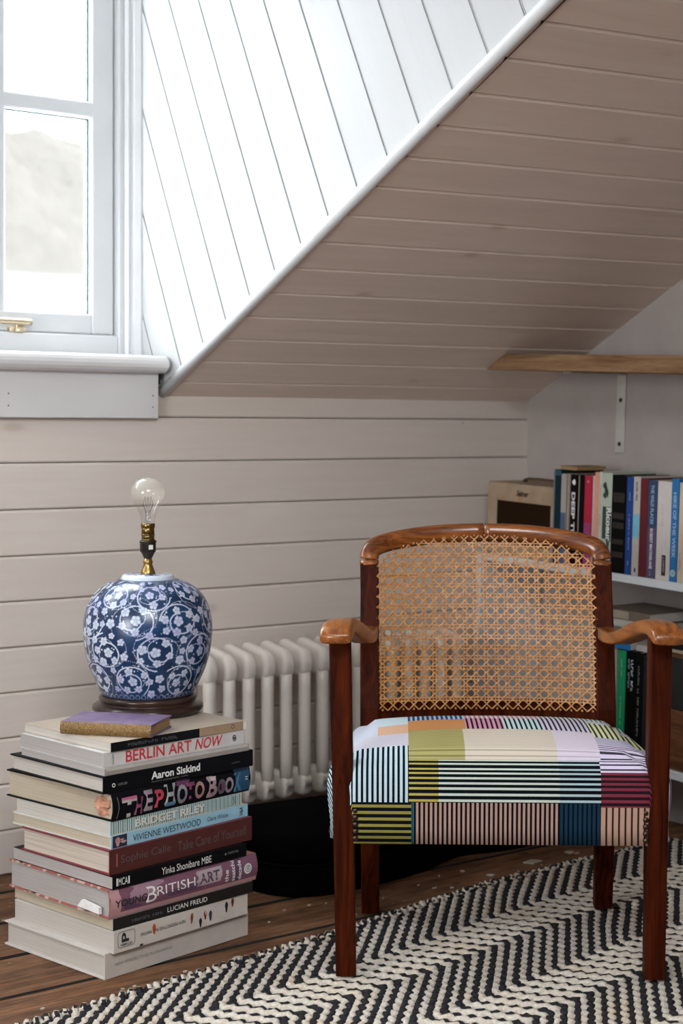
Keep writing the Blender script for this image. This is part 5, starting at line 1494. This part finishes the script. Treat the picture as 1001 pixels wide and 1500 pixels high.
shelfbook(0.620, 0.650, 0.240, (0.02, 0.018, 0.018), 'dull black book hidden behind the right front leg', zl=LZ, group=LOW)
# books lying flat across the tops of those
def flat_on_shelf(d0, zl, L, D, T, label, x=-0.215, **kw):
    o = PIV + EV * d0 + UV_ * zl; o.x = x
    X = EV; Z = UV_
    m = Matrix(((X.x, 1, Z.x, o.x), (X.y, 0, Z.y, o.y), (X.z, 0, Z.z, o.z), (0, 0, 0, 1)))
    b = book('book', m, L, D, T, **kw); return tag(b, label, 'book', 'books lying flat above the lower shelf')
z0 = LZ + 0.2446
b = flat_on_shelf(0.500, z0, 0.080, 0.13, 0.019, 'small bright blue book lying flat behind the right armrest', spine=(0.012, 0.16, 0.42))
flat_on_shelf(0.583, z0, 0.080, 0.14, 0.014, 'pale grey pamphlet lying flat beside the small blue book', spine=(0.42, 0.38, 0.36), x=-0.200)
flat_on_shelf(0.583, z0 + 0.0145, 0.076, 0.14, 0.012, 'greyish brown booklet lying on the pale grey pamphlet', spine=(0.22, 0.19, 0.17), x=-0.195)
flat_on_shelf(0.498, z0 + 0.0275, 0.152, 0.14, 0.020, 'greenish grey book lying flat under the armrest', spine=(0.16, 0.20, 0.16), page='cream', x=-0.203)
flat_on_shelf(0.490, z0 + 0.0485, 0.13, 0.14, 0.0165, 'cream book lying flat below the picture spine', spine=(0.50, 0.46, 0.42), x=-0.206)
b = flat_on_shelf(0.480, z0 + 0.0655, 0.148, 0.14, 0.022, 'brown book with little pictures on spine lying topmost behind the chair', spine=(0.16, 0.12, 0.09), x=-0.208)
patch(b, 0.003, 0.085, 0.002, 0.0195, plain('parchment_ink', (0.34, 0.30, 0.22), 0.6)); 
for k in range(4): blob(b, 0.028 + 0.017 * k, 0.0105, 0.0045, 0.0065, DKG if k % 2 else GLD); b.children[-1].location.y = -0.0003
# wooden box and things on it at the frame's right edge
wb_ = empty('wooden_box', matrix=Matrix.Translation(PIV) @ Matrix.Rotation(TAU, 4, 'X')); tag(wb_, 'brown wooden box with black upper panel on the lower shelf', 'box')
M['box_wood'] = wood('brown_box_wood', (0.075, 0.026, 0.010), (0.20, 0.080, 0.030), 'y', 1.0, 0.4, 0.1)
box_obj('body', -0.208, -0.030, -0.930, -0.672, -0.4146, -0.155, M['box_wood'], wb_, 0.003)
box_obj('front_panel', -0.2105, -0.2075, -0.920, -0.698, -0.280, -0.165, plain('black_panel', (0.008, 0.008, 0.009), 0.5), wb_, 0.001)
def lying(d0, zl, L, T, c, name, label):
    o = PIV + EV * d0 + UV_ * zl; o.x = -0.212
    X = EV; Z = UV_
    m = Matrix(((X.x, 1, Z.x, o.x), (X.y, 0, Z.y, o.y), (X.z, 0, Z.z, o.z), (0, 0, 0, 1)))
    return tag(book(name, m, L, 0.15, T, c), label, 'book', 'books lying flat above the lower shelf')
lying(0.668, -0.1546, 0.24, 0.007, (0.34, 0.28, 0.20), 'book', 'thin tan booklet lying on the brown wooden box')
lying(0.664, -0.1472, 0.25, 0.030, (0.010, 0.010, 0.012), 'book', 'thick black book lying on the brown wooden box')
lying(0.660, -0.1168, 0.25, 0.012, (0.44, 0.36, 0.33), 'book', 'pale pinkish book topmost above the brown wooden box')

# ------------------------------------------------------------------ timber wall shelf on its bracket
SH0 = 1.1225
ws = empty('wall_shelf', (0, 0, SH0), (TAU, 0, 0)); tag(ws, 'rough timber wall shelf high on the gable under the ceiling', 'shelf')
M['shelf_wood'] = wood('raw_brown_timber', (0.15, 0.075, 0.032), (0.36, 0.215, 0.115), 'y', 1.0, 0.6, 0.0, 30)
bm = bmesh.new()
YB, YT = -0.149, -0.216
add_prism(bm, [(YB, -0.039), (YT, 0.0), (-1.25, 0.0), (-1.25, -0.039)], lambda p, x: (x, p[0], p[1]), -0.272, -0.003)
bmesh.ops.bevel(bm, geom=bm.edges[:], offset=0.0012, segments=1, affect='EDGES')
obj('board', bm, M['shelf_wood'], ws)
M['bracket'] = plain('painted_steel_bracket', (0.52, 0.49, 0.45), 0.45, var=0.15, scale=30)
def bracket(y):
    g = empty('bracket'); g.parent = ws
    bm = bmesh.new()
    add_box(bm, -0.0045, -0.0005, y - 0.015, y + 0.015, -0.235, -0.040, 0.001); add_box(bm, -0.19, -0.0005, y - 0.015, y + 0.015, -0.0435, -0.0395, 0.001)
    obj('bracket_plate', bm, M['bracket'], g)
    for z in (-0.105, -0.213):
        bm = bmesh.new(); add_lathe(bm, [(0.0055, 0), (0.005, 0.0012), (0.003, 0.002)], 12); o = obj('screw', bm, M['nail'], g, True); o.location = (-0.0045, y, z); o.rotation_euler = (0, R(-90), 0)
bracket(-0.345); bracket(-1.05)
